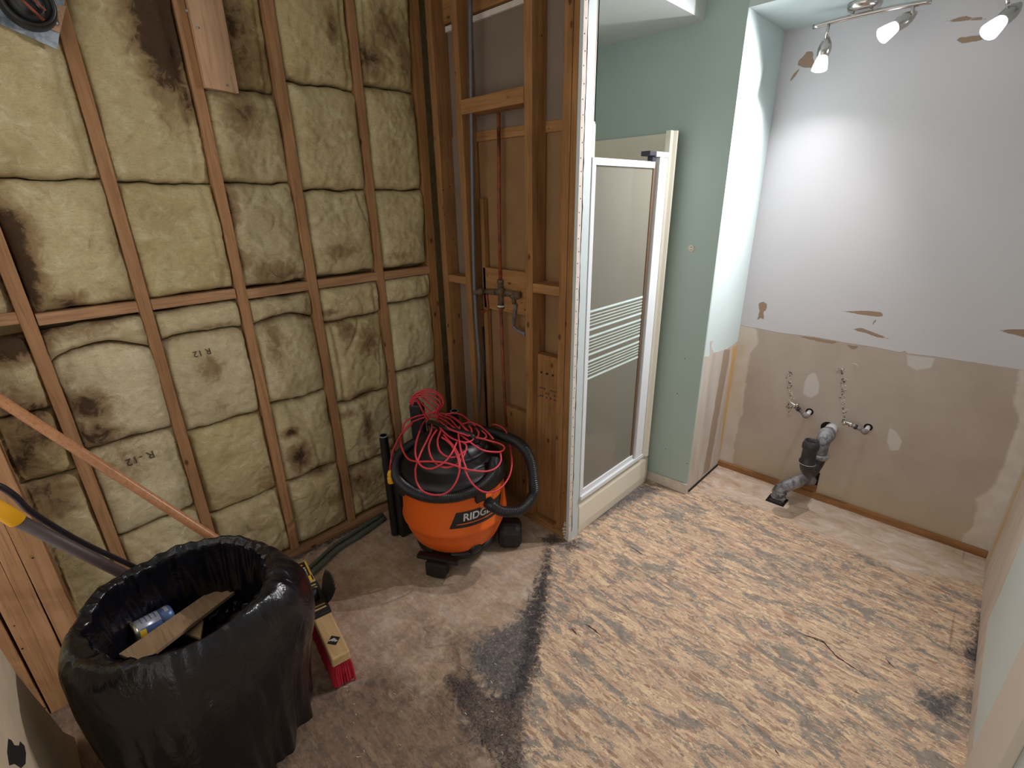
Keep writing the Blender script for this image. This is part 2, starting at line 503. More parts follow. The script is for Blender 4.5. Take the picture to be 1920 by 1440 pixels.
def m_vanity():
    t = NT('vanity_wall_paint_and_paper')
    v = t.pos()
    fine = t.noise(v, 160, 4, 0.6)
    rag = t.noise(v, 60, 5, 0.7)
    rag2 = t.noise(v, 14, 5, 0.7)
    paint = t.mix(t.ramp(t.noise(v, 4, 3), [(0.3, 0.0), (0.7, 0.5)]), lin((206, 203, 206)), lin((210, 207, 210)))
    paper = t.ramp(t.noise(v, 5, 4, 0.6), [(0.3, lin((178, 164, 152))), (0.7, lin((190, 178, 167)))])
    z = t.sep(t.geo.outputs['Position'])[2]
    yel = t.math('MULTIPLY', t.ramp(t.math('ADD', z, t.math('MULTIPLY', rag2, 0.3)), [(0.16, 0.5), (0.5, 0.0)]), 1.0)
    paper = t.mix(yel, paper, lin((196, 176, 138)))
    mud = t.ramp(t.noise(v, 10, 5, 0.6), [(0.3, lin((206, 197, 188))), (0.7, lin((222, 215, 208)))])
    mud = t.mix(t.ramp(t.noise(t.pos((3, 1, .6)), 3, 3), [(0.45, 0.0), (0.7, 0.4)]), mud, lin((206, 180, 134)))
    paper = t.mix(t.edge(t.attr('mud'), rag2, 0.05, 0.012), paper, mud)
    bare = t.edge(t.attr('bare'), rag, 0.006, 0.002)
    col = t.mix(bare, paint, paper)
    tear = t.edge(t.attr('torn'), rag, 0.010, 0.002)
    col = t.mix(tear, col, lin((158, 132, 112)))
    brd = t.edge(t.attr('patch'), rag2, 0.010, 0.006)
    col = t.mix(brd, col, lin((206, 200, 194)))
    hgt = t.math('SUBTRACT', t.math('MULTIPLY', bare, -1.0), tear)
    nm = t.bump(hgt, 0.6, 0.003)
    nm = t.bump(fine, 0.08, 0.002, nm)
    return t.done(col, 0.72, 0, nm, 0.25)
M['vanity'] = m_vanity()

def m_mint(name, base, bare=False, barecol=((190, 180, 168), (208, 200, 192))):
    t = NT(name)
    v = t.pos()
    n = t.noise(v, 3, 3)
    c = lin(base)
    col = t.mix(n, tuple(q * 0.95 for q in c[:3]) + (1,), tuple(min(1, q * 1.05) for q in c[:3]) + (1,))
    dots = t.vor(v, 3.1, 'Distance')
    nm = t.bump(t.noise(v, 170, 3), 0.07, 0.002)
    if bare:
        rag = t.noise(v, 50, 5, 0.7)
        mk = t.edge(t.attr('bare'), rag, 0.016, 0.003)
        pc = t.ramp(t.noise(t.pos((4, 4, .8)), 3, 5), [(0.35, lin(barecol[0])), (0.65, lin(barecol[1]))])
        pc = t.mix(t.edge(t.attr('strip'), t.noise(v, 12, 4), 0.03, 0.012), pc, lin((166, 148, 130)))
        pc = t.mix(t.edge(t.attr('glue'), t.noise(v, 9, 5), 0.06, 0.03), pc, lin((206, 170, 112)))
        col = t.mix(mk, col, pc)
        nm = t.bump(mk, 0.5, 0.003, nm)
    return t.done(col, 0.6, 0, nm, 0.3)
M['mint'] = m_mint('mint_paint', (174, 192, 185))
M['mint_col'] = m_mint('pale_mint_paint', (205, 220, 219), True)
M['mint_end'] = m_plain('pale_blue_white_paint', (196, 208, 208), 0.6, 0, 0.03, 3)
M['white_paint'] = m_plain('white_ceiling_paint', (214, 222, 220), 0.7, 0, 0.02, 3)
M['right'] = m_mint('right_wall_paint', (206, 214, 212), True, ((196, 178, 162), (212, 198, 184)))

def m_glass():
    t = NT('obscure_shower_glass')
    t.n.remove(t.p)
    tr = t.n.new('ShaderNodeBsdfTransparent'); tr.inputs[0].default_value = lin((226, 224, 212))
    df = t.n.new('ShaderNodeBsdfTranslucent'); df.inputs[0].default_value = lin((226, 222, 206))
    d2 = t.n.new('ShaderNodeBsdfDiffuse'); d2.inputs[0].default_value = lin((222, 218, 200))
    gl = t.n.new('ShaderNodeBsdfGlossy'); gl.inputs['Roughness'].default_value = 0.06
    m1 = t.n.new('ShaderNodeMixShader'); m1.inputs[0].default_value = 0.5
    t.link(df.outputs[0], m1.inputs[1]); t.link(d2.outputs[0], m1.inputs[2])
    m2 = t.n.new('ShaderNodeMixShader'); m2.inputs[0].default_value = 0.5
    t.link(tr.outputs[0], m2.inputs[1]); t.link(m1.outputs[0], m2.inputs[2])
    fr = t.n.new('ShaderNodeFresnel'); fr.inputs[0].default_value = 1.45
    m3 = t.n.new('ShaderNodeMixShader')
    t.link(fr.outputs[0], m3.inputs[0]); t.link(m2.outputs[0], m3.inputs[1]); t.link(gl.outputs[0], m3.inputs[2])
    t.link(m3.outputs[0], t.out.inputs[0])
    return t.m
M['glass'] = m_glass()

def m_emit(name, col, strength):
    t = NT(name)
    t.p.inputs['Emission Color'].default_value = col
    t.p.inputs['Emission Strength'].default_value = strength
    return t.done((0.9, 0.9, 0.9, 1), 0.4)
M['bulb'] = m_emit('lit_bulb', (1.0, 0.95, 1.0, 1), 14.0)
M['bulb2'] = m_emit('lit_frosted_glass', (1.0, 0.94, 1.0, 1), 3.0)
M['bulb3'] = m_emit('softly_lit_frosted_glass', (1.0, 0.95, 1.0, 1), 0.45)

# ------------------------------------------------------------------ the room
XL, XB = -2.17, -2.265
Y0, Y0B = 1.66, 1.75
X1, X2, X3 = -1.245, -1.0, 0.30
Y1, Y2 = 2.47, 2.945
ZN, ZC = 2.39, 2.62

def fl(u, v): return at(u, v, 2, 0.0)
def grid(nu, nv, fn):
    bm = B()
    V = [[bm.verts.new(fn(i / nu, j / nv)) for i in range(nu + 1)] for j in range(nv + 1)]
    for j in range(nv):
        for i in range(nu):
            bm.faces.new((V[j][i], V[j][i + 1], V[j + 1][i + 1], V[j + 1][i]))
    return bm
def slab_grid(nu, nv, fn, off):
    """a wall or floor sheet: fine front face, thickness behind"""
    bm = grid(nu, nv, fn)
    bm.edges.ensure_lookup_table()
    be = [e for e in bm.edges if e.is_boundary]
    r = bmesh.ops.extrude_edge_only(bm, edges=be)
    nv_ = [g for g in r['geom'] if isinstance(g, bmesh.types.BMVert)]
    for v in nv_: v.co += Vector(off)
    ed = [g for g in r['geom'] if isinstance(g, bmesh.types.BMEdge) and g.is_boundary]
    try: bmesh.ops.contextual_create(bm, geom=ed)
    except Exception: pass
    return bm
def world_cos(o):
    n = len(o.data.vertices)
    a = np.empty(n * 3, dtype=np.float64)
    o.data.vertices.foreach_get('co', a)
    a = a.reshape(-1, 3) + np.array(o.location)
    if o.parent is not None: a += np.array(WT[o.parent.name])
    return a

# floor
bm = slab_grid(190, 260, lambda u, v: Vector((XB + u * (0.42 - XB), -0.9 + v * (Y2 + 0.02 + 0.9), 0.0)), (0, 0, -0.04))
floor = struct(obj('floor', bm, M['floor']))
W = world_cos(floor)[:, :2]
F = lambda L: [tuple(fl(*p)[:2]) for p in L]
black = F([(1128 / 2.667 + 600, 1025), (1034, 1031), (1031, 1080), (1026, 1120), (1020, 1160), (1012, 1205), (1006, 1255), (990, 1300), (986, 1345), (984, 1400), (975, 1500),
           (930, 1500), (925, 1420), (900, 1400), (878, 1370), (862, 1330), (846, 1300), (838, 1275), (852, 1262), (880, 1268), (905, 1290), (935, 1312), (960, 1290), (972, 1250), (982, 1200), (988, 1155), (1002, 1120), (1012, 1085), (1018, 1050)])
blob = F([(1010, 1010), (1040, 1000), (1062, 1018), (1085, 1012), (1084, 1026), (1068, 1034), (1052, 1022), (1030, 1028)])
edgeR = F([(1846, 1140), (1834, 1165), (1826, 1196), (1806, 1218), (1790, 1222), (1810, 1232), (1830, 1246), (1828, 1280), (1812, 1310), (1812, 1340), (1860, 1340), (1870, 1140)])
gapL = [(XL - .1, 0.3), (XL + 0.012, 0.3), (XL + 0.03, 0.7), (XL + 0.028, 1.1), (XL - .1, 1.2)]
set_attr(floor, 'blackglue', sdf_union(W, [black, blob, gapL, F([(1842, 1150), (1833, 1180), (1822, 1215), (1800, 1222), (1826, 1240), (1826, 1262), (1860, 1262), (1870, 1150)])]))
grey1 = F([(1020, 1060), (990, 1130), (960, 1170), (905, 1190), (878, 1215), (880, 1250), (925, 1305), (960, 1320), (990, 1290), (1003, 1220), (1015, 1150), (1028, 1060)])
grey2 = F([(1100, 985), (1085, 975), (1205, 905), (1240, 918), (1160, 955), (1120, 980)])
set_attr(floor, 'grey', sdf_union(W, [grey1, grey2, edgeR, F([(1722, 1290), (1790, 1300), (1805, 1350), (1760, 1350), (1730, 1320)])]))
dust = F([(1075, 1010), (1025, 1030), (1025, 1080), (1015, 1150), (1000, 1230), (985, 1290), (975, 1340), (965, 1500)]) + [(0.0, -.9), (-3, -.9), (-3, 2), (-1.25, 2)]
set_attr(floor, 'dust', sdf_union(W, [dust]))
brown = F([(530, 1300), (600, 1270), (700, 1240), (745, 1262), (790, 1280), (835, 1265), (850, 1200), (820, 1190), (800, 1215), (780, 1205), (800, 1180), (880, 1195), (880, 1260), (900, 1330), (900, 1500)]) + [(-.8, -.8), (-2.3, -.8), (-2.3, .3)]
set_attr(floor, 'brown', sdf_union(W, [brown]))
smooth_ = F([(1340, 868), (1853, 1045), (1850, 1098), (1780, 1085), (1690, 1070), (1600, 1030), (1500, 985), (1430, 952), (1370, 935), (1320, 925)])
set_attr(floor, 'smooth', sdf_union(W, [smooth_]))
jx = at(1785, 1160, 2, 0).x
jd = np.abs(W[:, 0] - jx - 0.004 * np.sin(W[:, 1] * 9))
jn = np.clip(1 - jd / 0.012, 0, 1) * (W[:, 1] > 1.95)
set_attr(floor, 'joint', jn)

# left wall: sheathing behind the glass wool, then studs, noggings and plates
bm = box(B(), XB - 0.03, XB, -0.9, 2.6, 0, ZC + .1)
struct(obj('wall_left', bm, M['insul']))
def stud(ya, yb, x0, x1, z0, z1, label, mat=None, lean=0.0, name='wall_stud', group='studs of the insulated wall', seed=0):
    """an upright 2x4, cut in a few lengths so that it bows a little"""
    rs = random.Random(seed)
    bm = B()
    n = 8
    rings = []
    ph = rs.random() * 6
    for i in range(n + 1):
        t = i / n
        z = z0 + (z1 - z0) * t
        d = lean * t + 0.003 * math.sin(t * 5 + ph)
        rings.append([bm.verts.new((x, y + d, z)) for (x, y) in ((x0, ya), (x1, ya), (x1, yb), (x0, yb))])
    for i in range(n):
        for k in range(4):
            bm.faces.new((rings[i][k], rings[i][(k + 1) % 4], rings[i + 1][(k + 1) % 4], rings[i + 1][k]))
    bm.faces.new(rings[0][::-1]); bm.faces.new(rings[-1])
    o = obj(name, bm, mat or M['stud'], bevel=0.002)
    return tag(o, label, 'stud', group)
ZP = 0.042
stud(-0.352, -0.304, -2.09, -2.0, 0.0, ZC, 'leftmost stud at the very edge of the frame, mostly behind the drywall sheet', seed=11)
stud(-0.300, -0.254, -2.09, -2.0, 0.0, ZC, 'orange-brown stud at the far left, behind the torn drywall sheet', seed=1)
stud(-0.252, -0.211, -2.09, -2.0, 0.0, ZC, 'middle stud of the orange-brown group beside the rubbish bag, lower left', seed=2)
stud(-0.209, -0.149, -2.09, -2.0, 0.0, ZC, 'stud just left of the yellow tool grip, edging the first glass wool bay', seed=3)
stud(-0.008, 0.030, XB, XL, ZP, ZC, 'first full-height insulated-wall stud from the left, crossed by the broom pole', seed=4)
stud(0.302, 0.340, XB, XL, ZP, ZC, 'wall stud whose top meets the black fan housing', seed=5)
stud(0.628, 0.666, XB, XL, ZP, ZC, 'wall stud with the pale board nailed beside its top', seed=6)
stud(0.930, 0.970, XB, XL, ZP, ZC, 'wall stud with a sawn joint line near its middle, left of the narrow last stud', seed=7)
stud(1.274, 1.312, XB, XL, ZP, ZC, 'last narrow wall stud before the room corner, behind the shop vacuum', seed=8)
stud(1.590, 1.640, XB, XL, ZP, ZC, 'corner stud of the insulated wall, marked with a dark number low down', M['stud_o'], seed=9)
# noggings, one between each pair of studs
nogs = [(-0.158, -0.008, (0, 600), (30, 598), 'short nogging at the left frame edge between the first two studs'),
        (0.030, 0.302, (80, 600), (255, 575), 'nogging between the studs above the thick rolled batt'),
        (0.340, 0.628, (292, 570), (440, 552), 'nogging in the bay under the fan housing stud, second from the left end'),
        (0.666, 0.930, (470, 550), (583, 537), 'nogging in the bay below the pale nailed board'),
        (0.970, 1.274, (605, 533), (705, 518), 'nogging left of the last narrow stud'),
        (1.312, 1.590, (735, 515), (815, 505), 'nogging nearest the room corner')]
for k, (ya, yb, pa, pb, lab) in enumerate(nogs):
    za = at(*pa, 0, XL).z; zb = at(*pb, 0, XL).z
    zc = 1.30 if k > 0 else 1.29
    zc = min(max((za + zb) / 2, 1.24), 1.36)
    o = obj('nogging', box(B(), XB + 0.002, XL - 0.002, ya + .001, yb - .001, zc - 0.019, zc + 0.019), M['stud_y'], bevel=0.002)
    tag(o, lab, 'nogging', 'noggings of the insulated wall')
    if k == 1: ZNOG = zc
o = obj('bottom_plate', box(B(), XB, XL + 0.002, -0.9, 1.75, 0.0, 0.04), M['stud_y'], bevel=0.002)
tag(o, 'long bottom plate under the insulated wall studs', 'plate')
# the pale board nailed by a stud
zb = at(382, 165, 0, XL + .01).z; zb2 = at(446, 176, 0, XL + .01).z
ya, yb = 0.667, at(446, 176, 0, XL + .01).y
t = thing('nailed_board', 'short pale board nailed flat beside the top of a wall stud', 'board', (XL, 0.73, zb))
bd = obj('board', hexa(B(), [Vector(p) for p in ((XL - .0, ya, zb), (XL + .024, ya, zb), (XL + .024, yb, zb2), (XL - .0, yb, zb2), (XL - .0, ya, ZC), (XL + .024, ya, ZC), (XL + .024, yb + .005, ZC), (XL - .0, yb + .005, ZC))]), M['pale_board'], t, bevel=0.002)
for (u, v) in ((370, 52), (426, 160), (350, 20)):
    p = at(u, v, 0, XL + .0245)
    obj('nail', lathe(B(), p, [(0.0035, 0), (0.004, 0.0012), (0.002, 0.002)], 8, (1, 0, 0)), M['galv'], t, smooth=True)
# nail heads on the studs and sawn line are surface detail of the wood

# glass wool batts
g = 0.0015
SPOTS = [  # pixel, radius y, radius z, strength
    (300, 70, .10, .22, 1.25), (330, 40, .09, .16, 1.2), (350, 190, .05, .08, 1.0), (440, 60, .10, .22, .9), (480, 110, .10, .10, .75), (500, 170, .07, .05, .7),
    (20, 480, .06, .22, 1.3), (5, 440, .07, .12, 1.3), (125, 565, .07, .04, .9), (455, 215, .10, .10, .75), (430, 380, .04, .10, .9), (445, 490, .06, .06, .85),
    (520, 510, .14, .06, .8), (150, 620, .12, .03, .65), (160, 760, .07, .07, 1.05), (175, 815, .09, .07, 1.0), (245, 820, .07, .04, .6), (395, 690, .05, .07, .65),
    (60, 800, .10, .16, .9), (30, 860, .10, .10, .9), (90, 930, .10, .12, .8), (560, 855, .06, .08, 1.05), (545, 810, .05, .03, 1.0), (600, 880, .08, .04, .8), (600, 590, .10, .02, .9),
    (510, 630, .04, .20, .6), (690, 640, .07, .10, .75), (650, 620, .07, .06, .75), (680, 740, .10, .03, .85), (690, 800, .04, .16, .8), (720, 60, .12, .10, .75), (690, 110, .10, .10, .9),
    (755, 110, .06, .10, .7), (640, 470, .10, .05, .7), (620, 50, .03, .10, .8), (780, 200, .04, .12, .75), (200, 780, .05, .10, .6), (400, 610, .12, .015, .5), (500, 900, .06, .10, .6),
    (300, 640, .12, .02, .5), (580, 600, .03, .20, .5), (670, 900, .12, .12, .8), (230, 560, .06, .03, .5), (50, 620, .12, .05, 1.1), (20, 650, .1, .06, 1.2), (410, 760, .05, .06, .4),
    (630, 930, .08, .05, .6), (640, 780, .10, .03, .7), (745, 480, .10, .03, .6), (610, 650, .02, .2, .5), (215, 470, .03, .15, .3), (230, 870, .08, .12, .55), (190, 600, .10, .02, .9),
    (640, 145, .1, .015, .4), (350, 900, .03, .12, .5), (130, 700, .03, .06, .5)]
SP = []
for (u, v, ry, rz, s) in SPOTS:
    p = at(u, v, 0, XL)
    SP.append((p.y, p.z, ry, rz, s))
batt_sdf = None
def seam_wave(y, zs):
    return 0.010 * mn.noise(Vector((y * 9, zs * 7, 3))) + 0.004 * mn.noise(Vector((y * 30, zs * 5, 8)))
def batt(ya, yb, z0, z1, label, seed, face=0.0, amp=0.016, tint=0.4, arch=0.0, archb=0.0, depth=0.034, pw=3.4, crease=1.0, name='glass_wool_batt'):
    rs = random.Random(seed)
    off = Vector((seed * 3.17, seed * 1.3, seed * 0.71))
    nu = max(14, int((yb - ya) / 0.007)); nv = max(10, int((z1 - z0) / 0.007))
    st = []
    sfu = rs.choice((.14, .86, .88)) ; sfd = rs.choice((0, .012, .016)) * crease
    def fn(u, v):
        y = ya + u * (yb - ya)
        w_ = 1 - (2 * u - 1) ** 2
        zz0 = z0 + archb * w_ + (seam_wave(y, round(z0 - g, 3)) if z0 > .1 else 0); zz1 = z1 + arch * w_ + (seam_wave(y, round(z1 + g, 3)) if z1 < 2.5 else 0)
        z = zz0 + v * (zz1 - zz0)
        p = Vector((y, z, 0)) + off
        wob = mn.fractal(p * 5, 1.0, 2.0, 3)
        y2 = y + 0.008 * wob * (1 if 0 < u < 1 else 0.3)
        z2 = z
        du = min(u, 1 - u) * (yb - ya); dv = min(v, 1 - v) * (zz1 - zz0)
        e = (1 - math.exp(-du / 0.013)) * (1 - math.exp(-dv / 0.009))
        if du < 1e-6 or dv < 1e-6: e = 0
        bul = (1 - abs(2 * u - 1) ** pw) * (1 - abs(2 * v - 1) ** pw)
        x = XL + face - .004 - depth + depth * e + 0.018 * bul
        x += amp * (mn.fractal(p * 4.2, 1.1, 2.1, 4)) * e
        c = mn.noise(Vector((y * 4.2, z * 2.4, seed * 1.1)))
        x -= crease * 0.011 * math.exp(-(c / 0.03) ** 2) * e * (0.5 + 0.5 * math.tanh(4 * mn.noise(Vector((y * 3, z * 3, seed + 40)))))
        c2 = mn.noise(Vector((y * 8, z * 9, seed * 2.1 + 5)))
        x -= crease * 0.004 * math.exp(-(c2 / 0.05) ** 2) * e
        sf = (u - sfu) / .03
        x -= sfd * math.exp(-sf * sf) * e
        x += 0.0035 * mn.fractal(p * 46, 0.7, 2.2, 3) + 0.0045 * mn.fractal(p * 15, 0.9, 2.1, 3) * e
        s = 0.0
        for (sy, sz, ry, rz, ss) in SP:
            q = ((y - sy) / ry) ** 2 + ((z - sz) / rz) ** 2
            if q < 5: s = max(s, ss * math.exp(-q * 0.9))
        # dust carried by draughts along the joints
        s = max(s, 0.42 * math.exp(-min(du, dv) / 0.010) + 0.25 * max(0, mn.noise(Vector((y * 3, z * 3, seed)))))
        st.append(s)
        return Vector((x, y2, z2))
    bm = slab_grid(nu, nv, fn, (-0.03, 0, 0))
    o = obj(name, bm, M['insul'], smooth=True)
    n = len(o.data.vertices)
    st += [0.4] * (n - len(st))
    set_attr(o, 'stain', st[:n])
    set_attr(o, 'tint', [tint] * n)
    tag(o, label, 'insulation', 'glass wool batts between the studs')
    return o
def zz(u, v): return at(u, v, 0, XL).z
bays = {
 'Y': (-0.165, -0.004), 'Z': (0.024, 0.308), 'A': (0.334, 0.634), 'B': (0.660, 0.936), 'C': (0.964, 1.280), 'D': (1.306, 1.596)}
E_ = 0.021
seams = [
 ('Y', ZC, ZNOG + E_, 'top wool strip left of the first full stud', {}),
 ('Y', ZNOG - E_ - .02, zz(60, 775), 'pale rounded wool block at the left edge, above the broom pole', dict(face=.01, arch=.0)),
 ('Y', zz(60, 775), zz(75, 905), 'brown-stained crumpled wool under the broom pole at the left edge', dict(amp=.03, tint=.1)),
 ('Y', zz(75, 905), 0.045, 'grubby wool low at the left edge, behind the curved pry bar', dict(amp=.025, tint=.3)),
 ('Z', ZC, zz(70, 335), 'large fluffy batt directly under the black fan housing', dict(amp=.024, face=.01, tint=.35)),
 ('Z', zz(70, 335), ZNOG + E_, 'batt with a dark burnt-looking left edge, above the nogging', dict(amp=.02, face=.008)),
 ('Z', ZNOG - E_ - .012, zz(200, 668), 'thick curled roll of wool tucked under the nogging, left bay', dict(face=.02, archb=.05, depth=.04, tint=.8, pw=3, crease=.3)),
 ('Z', zz(200, 668), zz(225, 828), 'big rounded cream batt above the left bay R-12 print', dict(face=.014, arch=.05, tint=.95, crease=.5)),
 ('Z', zz(225, 828), zz(300, 978), 'cream batt printed R-12 upside down, above the rubbish bag', dict(tint=.85, crease=.5)),
 ('Z', zz(300, 978), 0.045, 'lowest wool piece behind the rubbish bag rim', dict(tint=.6)),
 ('A', ZC, zz(330, 343), 'tall batt with a dark brown upper right stain', dict(amp=.02, face=.004, tint=.35)),
 ('A', zz(330, 343), ZNOG + E_, 'smooth yellow batt between nogging and torn seam, second bay', dict(tint=.2, face=.004)),
 ('A', ZNOG - E_ - .006, zz(375, 632), 'folded wool roll under the nogging, above the faded R-12 print', dict(face=.010, depth=.04, tint=.7, crease=.3, archb=.02)),
 ('A', zz(375, 632), zz(410, 797), 'squarish batt with faded upside-down R-12 print near its top', dict(tint=.8, face=.002, arch=.02, crease=.4)),
 ('A', zz(410, 797), zz(455, 945), 'flat yellowish batt below the faded R-12 print', dict(tint=.25, crease=.25)),
 ('A', zz(455, 945), 0.045, 'bottom wool piece beside where the broom pole meets the bag', dict(tint=.5)),
 ('B', ZC, zz(478, 166), 'brown-stained wool beside the pale nailed board', dict(tint=.1, amp=.012, face=-.02)),
 ('B', zz(478, 166), zz(495, 343), 'sagging grey-brown batt with deep side fold', dict(tint=.5, amp=.022, face=-.006)),
 ('B', zz(495, 343), ZNOG + E_, 'pale batt with a dark lower edge above the nogging, third bay', dict(tint=.7)),
 ('B', ZNOG - E_ - .01, zz(545, 603), 'dark-edged wool roll under the nogging, third bay', dict(face=.012, depth=.045, tint=.8, crease=.3, archb=.03)),
 ('B', zz(545, 603), zz(565, 745), 'tall pillow-like batt below the dark-edged roll', dict(tint=.75, arch=.03, crease=.4)),
 ('B', zz(565, 745), zz(600, 882), 'batt with sooty finger-like marks at its lower left', dict(tint=.65, crease=.5)),
 ('B', zz(600, 882), 0.045, 'lowest batt of the bay ending above the floor pipes', dict(tint=.5)),
 ('C', ZC, zz(625, 162), 'topmost yellow batt of the fourth bay', dict(tint=.25)),
 ('C', zz(625, 162), zz(655, 356), 'long smooth yellow batt, upper part of the fourth bay', dict(tint=.35, crease=.4)),
 ('C', zz(655, 356), ZNOG + E_, 'batt with a grey smudge just above the nogging, fourth bay', dict(tint=.55)),
 ('C', ZNOG - E_ - .006, zz(655, 598), 'torn and folded wool flap under the nogging, fourth bay', dict(face=.004, tint=.5, amp=.028, archb=.0)),
 ('C', zz(655, 598), zz(680, 745), 'brown-shaded batt below the torn flap', dict(tint=.4)),
 ('C', zz(680, 745), zz(700, 862), 'wool batt left of the black vacuum wand, partly pulled open', dict(tint=.55, amp=.026)),
 ('C', zz(700, 862), 0.045, 'dark lower batt behind the black vacuum wand', dict(tint=.3)),
 ('D', ZC, zz(770, 172), 'stained top batt touching the room corner stud', dict(tint=.2, amp=.024)),
 ('D', zz(770, 172), zz(765, 356), 'smooth yellow batt with small faint print near the corner', dict(tint=.35, crease=.3)),
 ('D', zz(765, 356), ZNOG + E_, 'square batt under the straight level seam near the corner', dict(tint=.4, crease=.5)),
 ('D', ZNOG - E_ - .006, zz(785, 560), 'wool flap drooping below the nogging nearest the corner', dict(face=.012, tint=.5, amp=.022, crease=.3)),
 ('D', zz(785, 560), zz(780, 690), 'plump cream batt above the coiled red cord', dict(tint=.65, crease=.4)),
 ('D', zz(780, 690), 0.045, 'lowest corner batt behind the coiled red cord', dict(tint=.6, crease=.5)),
]
BATTS = []
for k, (b, zt, zb_, lab, kw) in enumerate(seams):
    BATTS.append((b, batt(bays[b][0], bays[b][1], zb_ + g, zt - g, lab, k + 1, **kw)))
# upside-down R-12 printing on three batts
def print_r12(bt, u, v, size, ang, body='R-12'):
    c = at(u, v, 0, XL + 0.03)
    o = bt
    W3 = world_cos(o)
    def fn(x, y):
        ca, sa = math.cos(ang), math.sin(ang)
        yy = c.y + (x * ca - y * sa); z_ = c.z + (x * sa + y * ca)
        d = (W3[:, 1] - yy) ** 2 + (W3[:, 2] - z_) ** 2
        i = np.argsort(d)[:6]
        return Vector((float(W3[i, 0].max()) + 0.0015, yy, z_))
    obj('printed_lettering', text_mesh(body, size, fn), M['ink'], o)
print_r12(BATTS[8][1], 265, 862, 0.042, math.pi + 0.05, 'R -12')
print_r12(BATTS[13][1], 382, 663, 0.034, math.pi + 0.05, 'R 12')

# black fan in a galvanised housing, top left
t = thing('fan_housing', 'black round fan in a galvanised steel housing at the top left corner', 'fan', (XL + .03, 0.19, 2.08))
P8 = [at(-60, 18, 0, XL + .034), at(0, 46, 0, XL + .034), at(107, 93, 0, XL + .034), at(126, -30, 0, XL + .034), at(-60, -90, 0, XL + .034)]
obj('steel_plate', prism(B(), P8, (0.004, 0, 0)), M['galv'], t)
c = at(52, 4, 0, XL + .076)
obj('motor_drum', lathe(B(), c - Vector((.04, 0, 0)), [(0.062, 0), (0.063, 0.01), (0.060, 0.045), (0.053, 0.056), (0.049, 0.048), (0.034, 0.04), (0.03, 0.06), (0.012, 0.066)], 32, (1, 0, 0)), M['black'], t, smooth=True)
obj('copper_strap', tube(B(), [c + Vector((.03, -.045, .03)), c + Vector((.034, -.02, 0)), c + Vector((.03, .02, -.045))], 0.004, 8), M['copper'], t, smooth=True)
obj('copper_strap', tube(B(), [c + Vector((.03, -.01, .02)), c + Vector((.034, .01, 0)), c + Vector((.03, .03, -.02))], 0.003, 8), M['copper'], t, smooth=True)
obj('side_bracket', prism(B(), [at(95, 10, 0, XL + .040), at(124, 12, 0, XL + .040), at(112, 62, 0, XL + .040), at(82, 50, 0, XL + .040)], (.003, 0, 0)), M['pale_board'], t)
for (u, v) in ((107, 18), (105, 43)):
    obj('screw', lathe(B(), at(u, v, 0, XL + .043), [(0.005, 0), (0.0045, .003)], 10, (1, 0, 0)), M['galv'], t, smooth=True)

# plumbing wall -------------------------------------------------------------
def bx(name, x0, x1, y0, y1, z0, z1, mat, label, cat, group=None):
    o = obj(name, box(B(), x0, x1, y0, y1, z0, z1), mat, bevel=0.002)
    return tag(o, label, cat, group)
PG = 'studs of the open plumbing wall'
bx('bottom_plate', XL + .004, X1 - .01, Y0, Y0B, 0, 0.04, M['stud_x'], 'bottom plate under the open plumbing wall', 'plate')
def studx(xa, xb, label, zt=ZC, z0=ZP, xat=0.0, y0=Y0, y1=Y0B, mat='stud_o'):
    """stud in the plumbing wall, optionally leaning along x"""
    bm = hexa(B(), [Vector(p) for p in ((xa, y0, z0), (xb, y0, z0), (xb, y1, z0), (xa, y1, z0), (xa + xat, y0, zt), (xb + xat, y0, zt), (xb + xat, y1, zt), (xa + xat, y1, zt))])
    o = obj('wall_stud', bm, M[mat], bevel=0.002)
    return tag(o, label, 'stud', PG)
studx(-2.150, -2.108, 'knotty stud in the room corner, first of the plumbing wall', y1=Y0B)
studx(-1.950, -1.911, 'slightly leaning stud with the grey conduit at its right side', xat=-.022)
studx(-1.540, -1.496, 'middle plumbing wall stud right of the shower valve', xat=.004)
studx(-1.345, -1.305, 'inner stud of the pair at the wall end', xat=.012)
studx(-1.302, -1.262, 'outer stud of the pair at the wall end, beside the metal corner bead', xat=.012)
bx('blocking', -1.930, -1.538, Y0 - .003, Y0 + .085, 2.022, 2.082, M['stud_x'], 'high horizontal blocking above the copper riser', 'blocking')
bx('blocking', -2.106, -1.937, Y0 + .003, Y0B, 1.243, 1.281, M['stud_x'], 'short blocking in the narrow bay beside the room corner', 'blocking')
bx('blocking', -1.494, -1.335, Y0 + .003, Y0B, 1.255, 1.296, M['stud_x'], 'short dusty blocking between the middle stud and the end studs', 'blocking')
bx('mounting_board', -1.892, -1.542, Y0 + .062, Y0B - .002, at(940, 580, 1, Y0B).z, at(940, 503, 1, Y0B).z, M['stud_x'], 'plywood board behind the shower valve', 'board')
t = thing('lower_board', 'upright board with drilled notches and stamped print, low beside the end studs', 'board', (-1.42, Y0 + .05, ZP))
obj('board', box(B(), -1.494, -1.350, Y0 + .035, Y0 + .073, ZP, 0.955), M['stud_o'], t, bevel=0.002)
rr = random.Random(4)
for k in range(3):
    cx = -1.465 + k * 0.036
    obj('notch', lathe(B(), (cx, Y0 + .0345, 0.865), [(0.006, 0), (0.006, .003)], 10, (0, -1, 0)), M['darkink'], t)
bm = B()
for r_ in range(3):
    for k in range(9):
        x = -1.475 + k * 0.013; z = 0.78 - r_ * 0.022
        if rr.random() < .8: box(bm, x, x + .007, Y0 + .0335, Y0 + .036, z, z + .012 * rr.uniform(.5, 1))
obj('stamp_marks', bm, M['ink'], t)
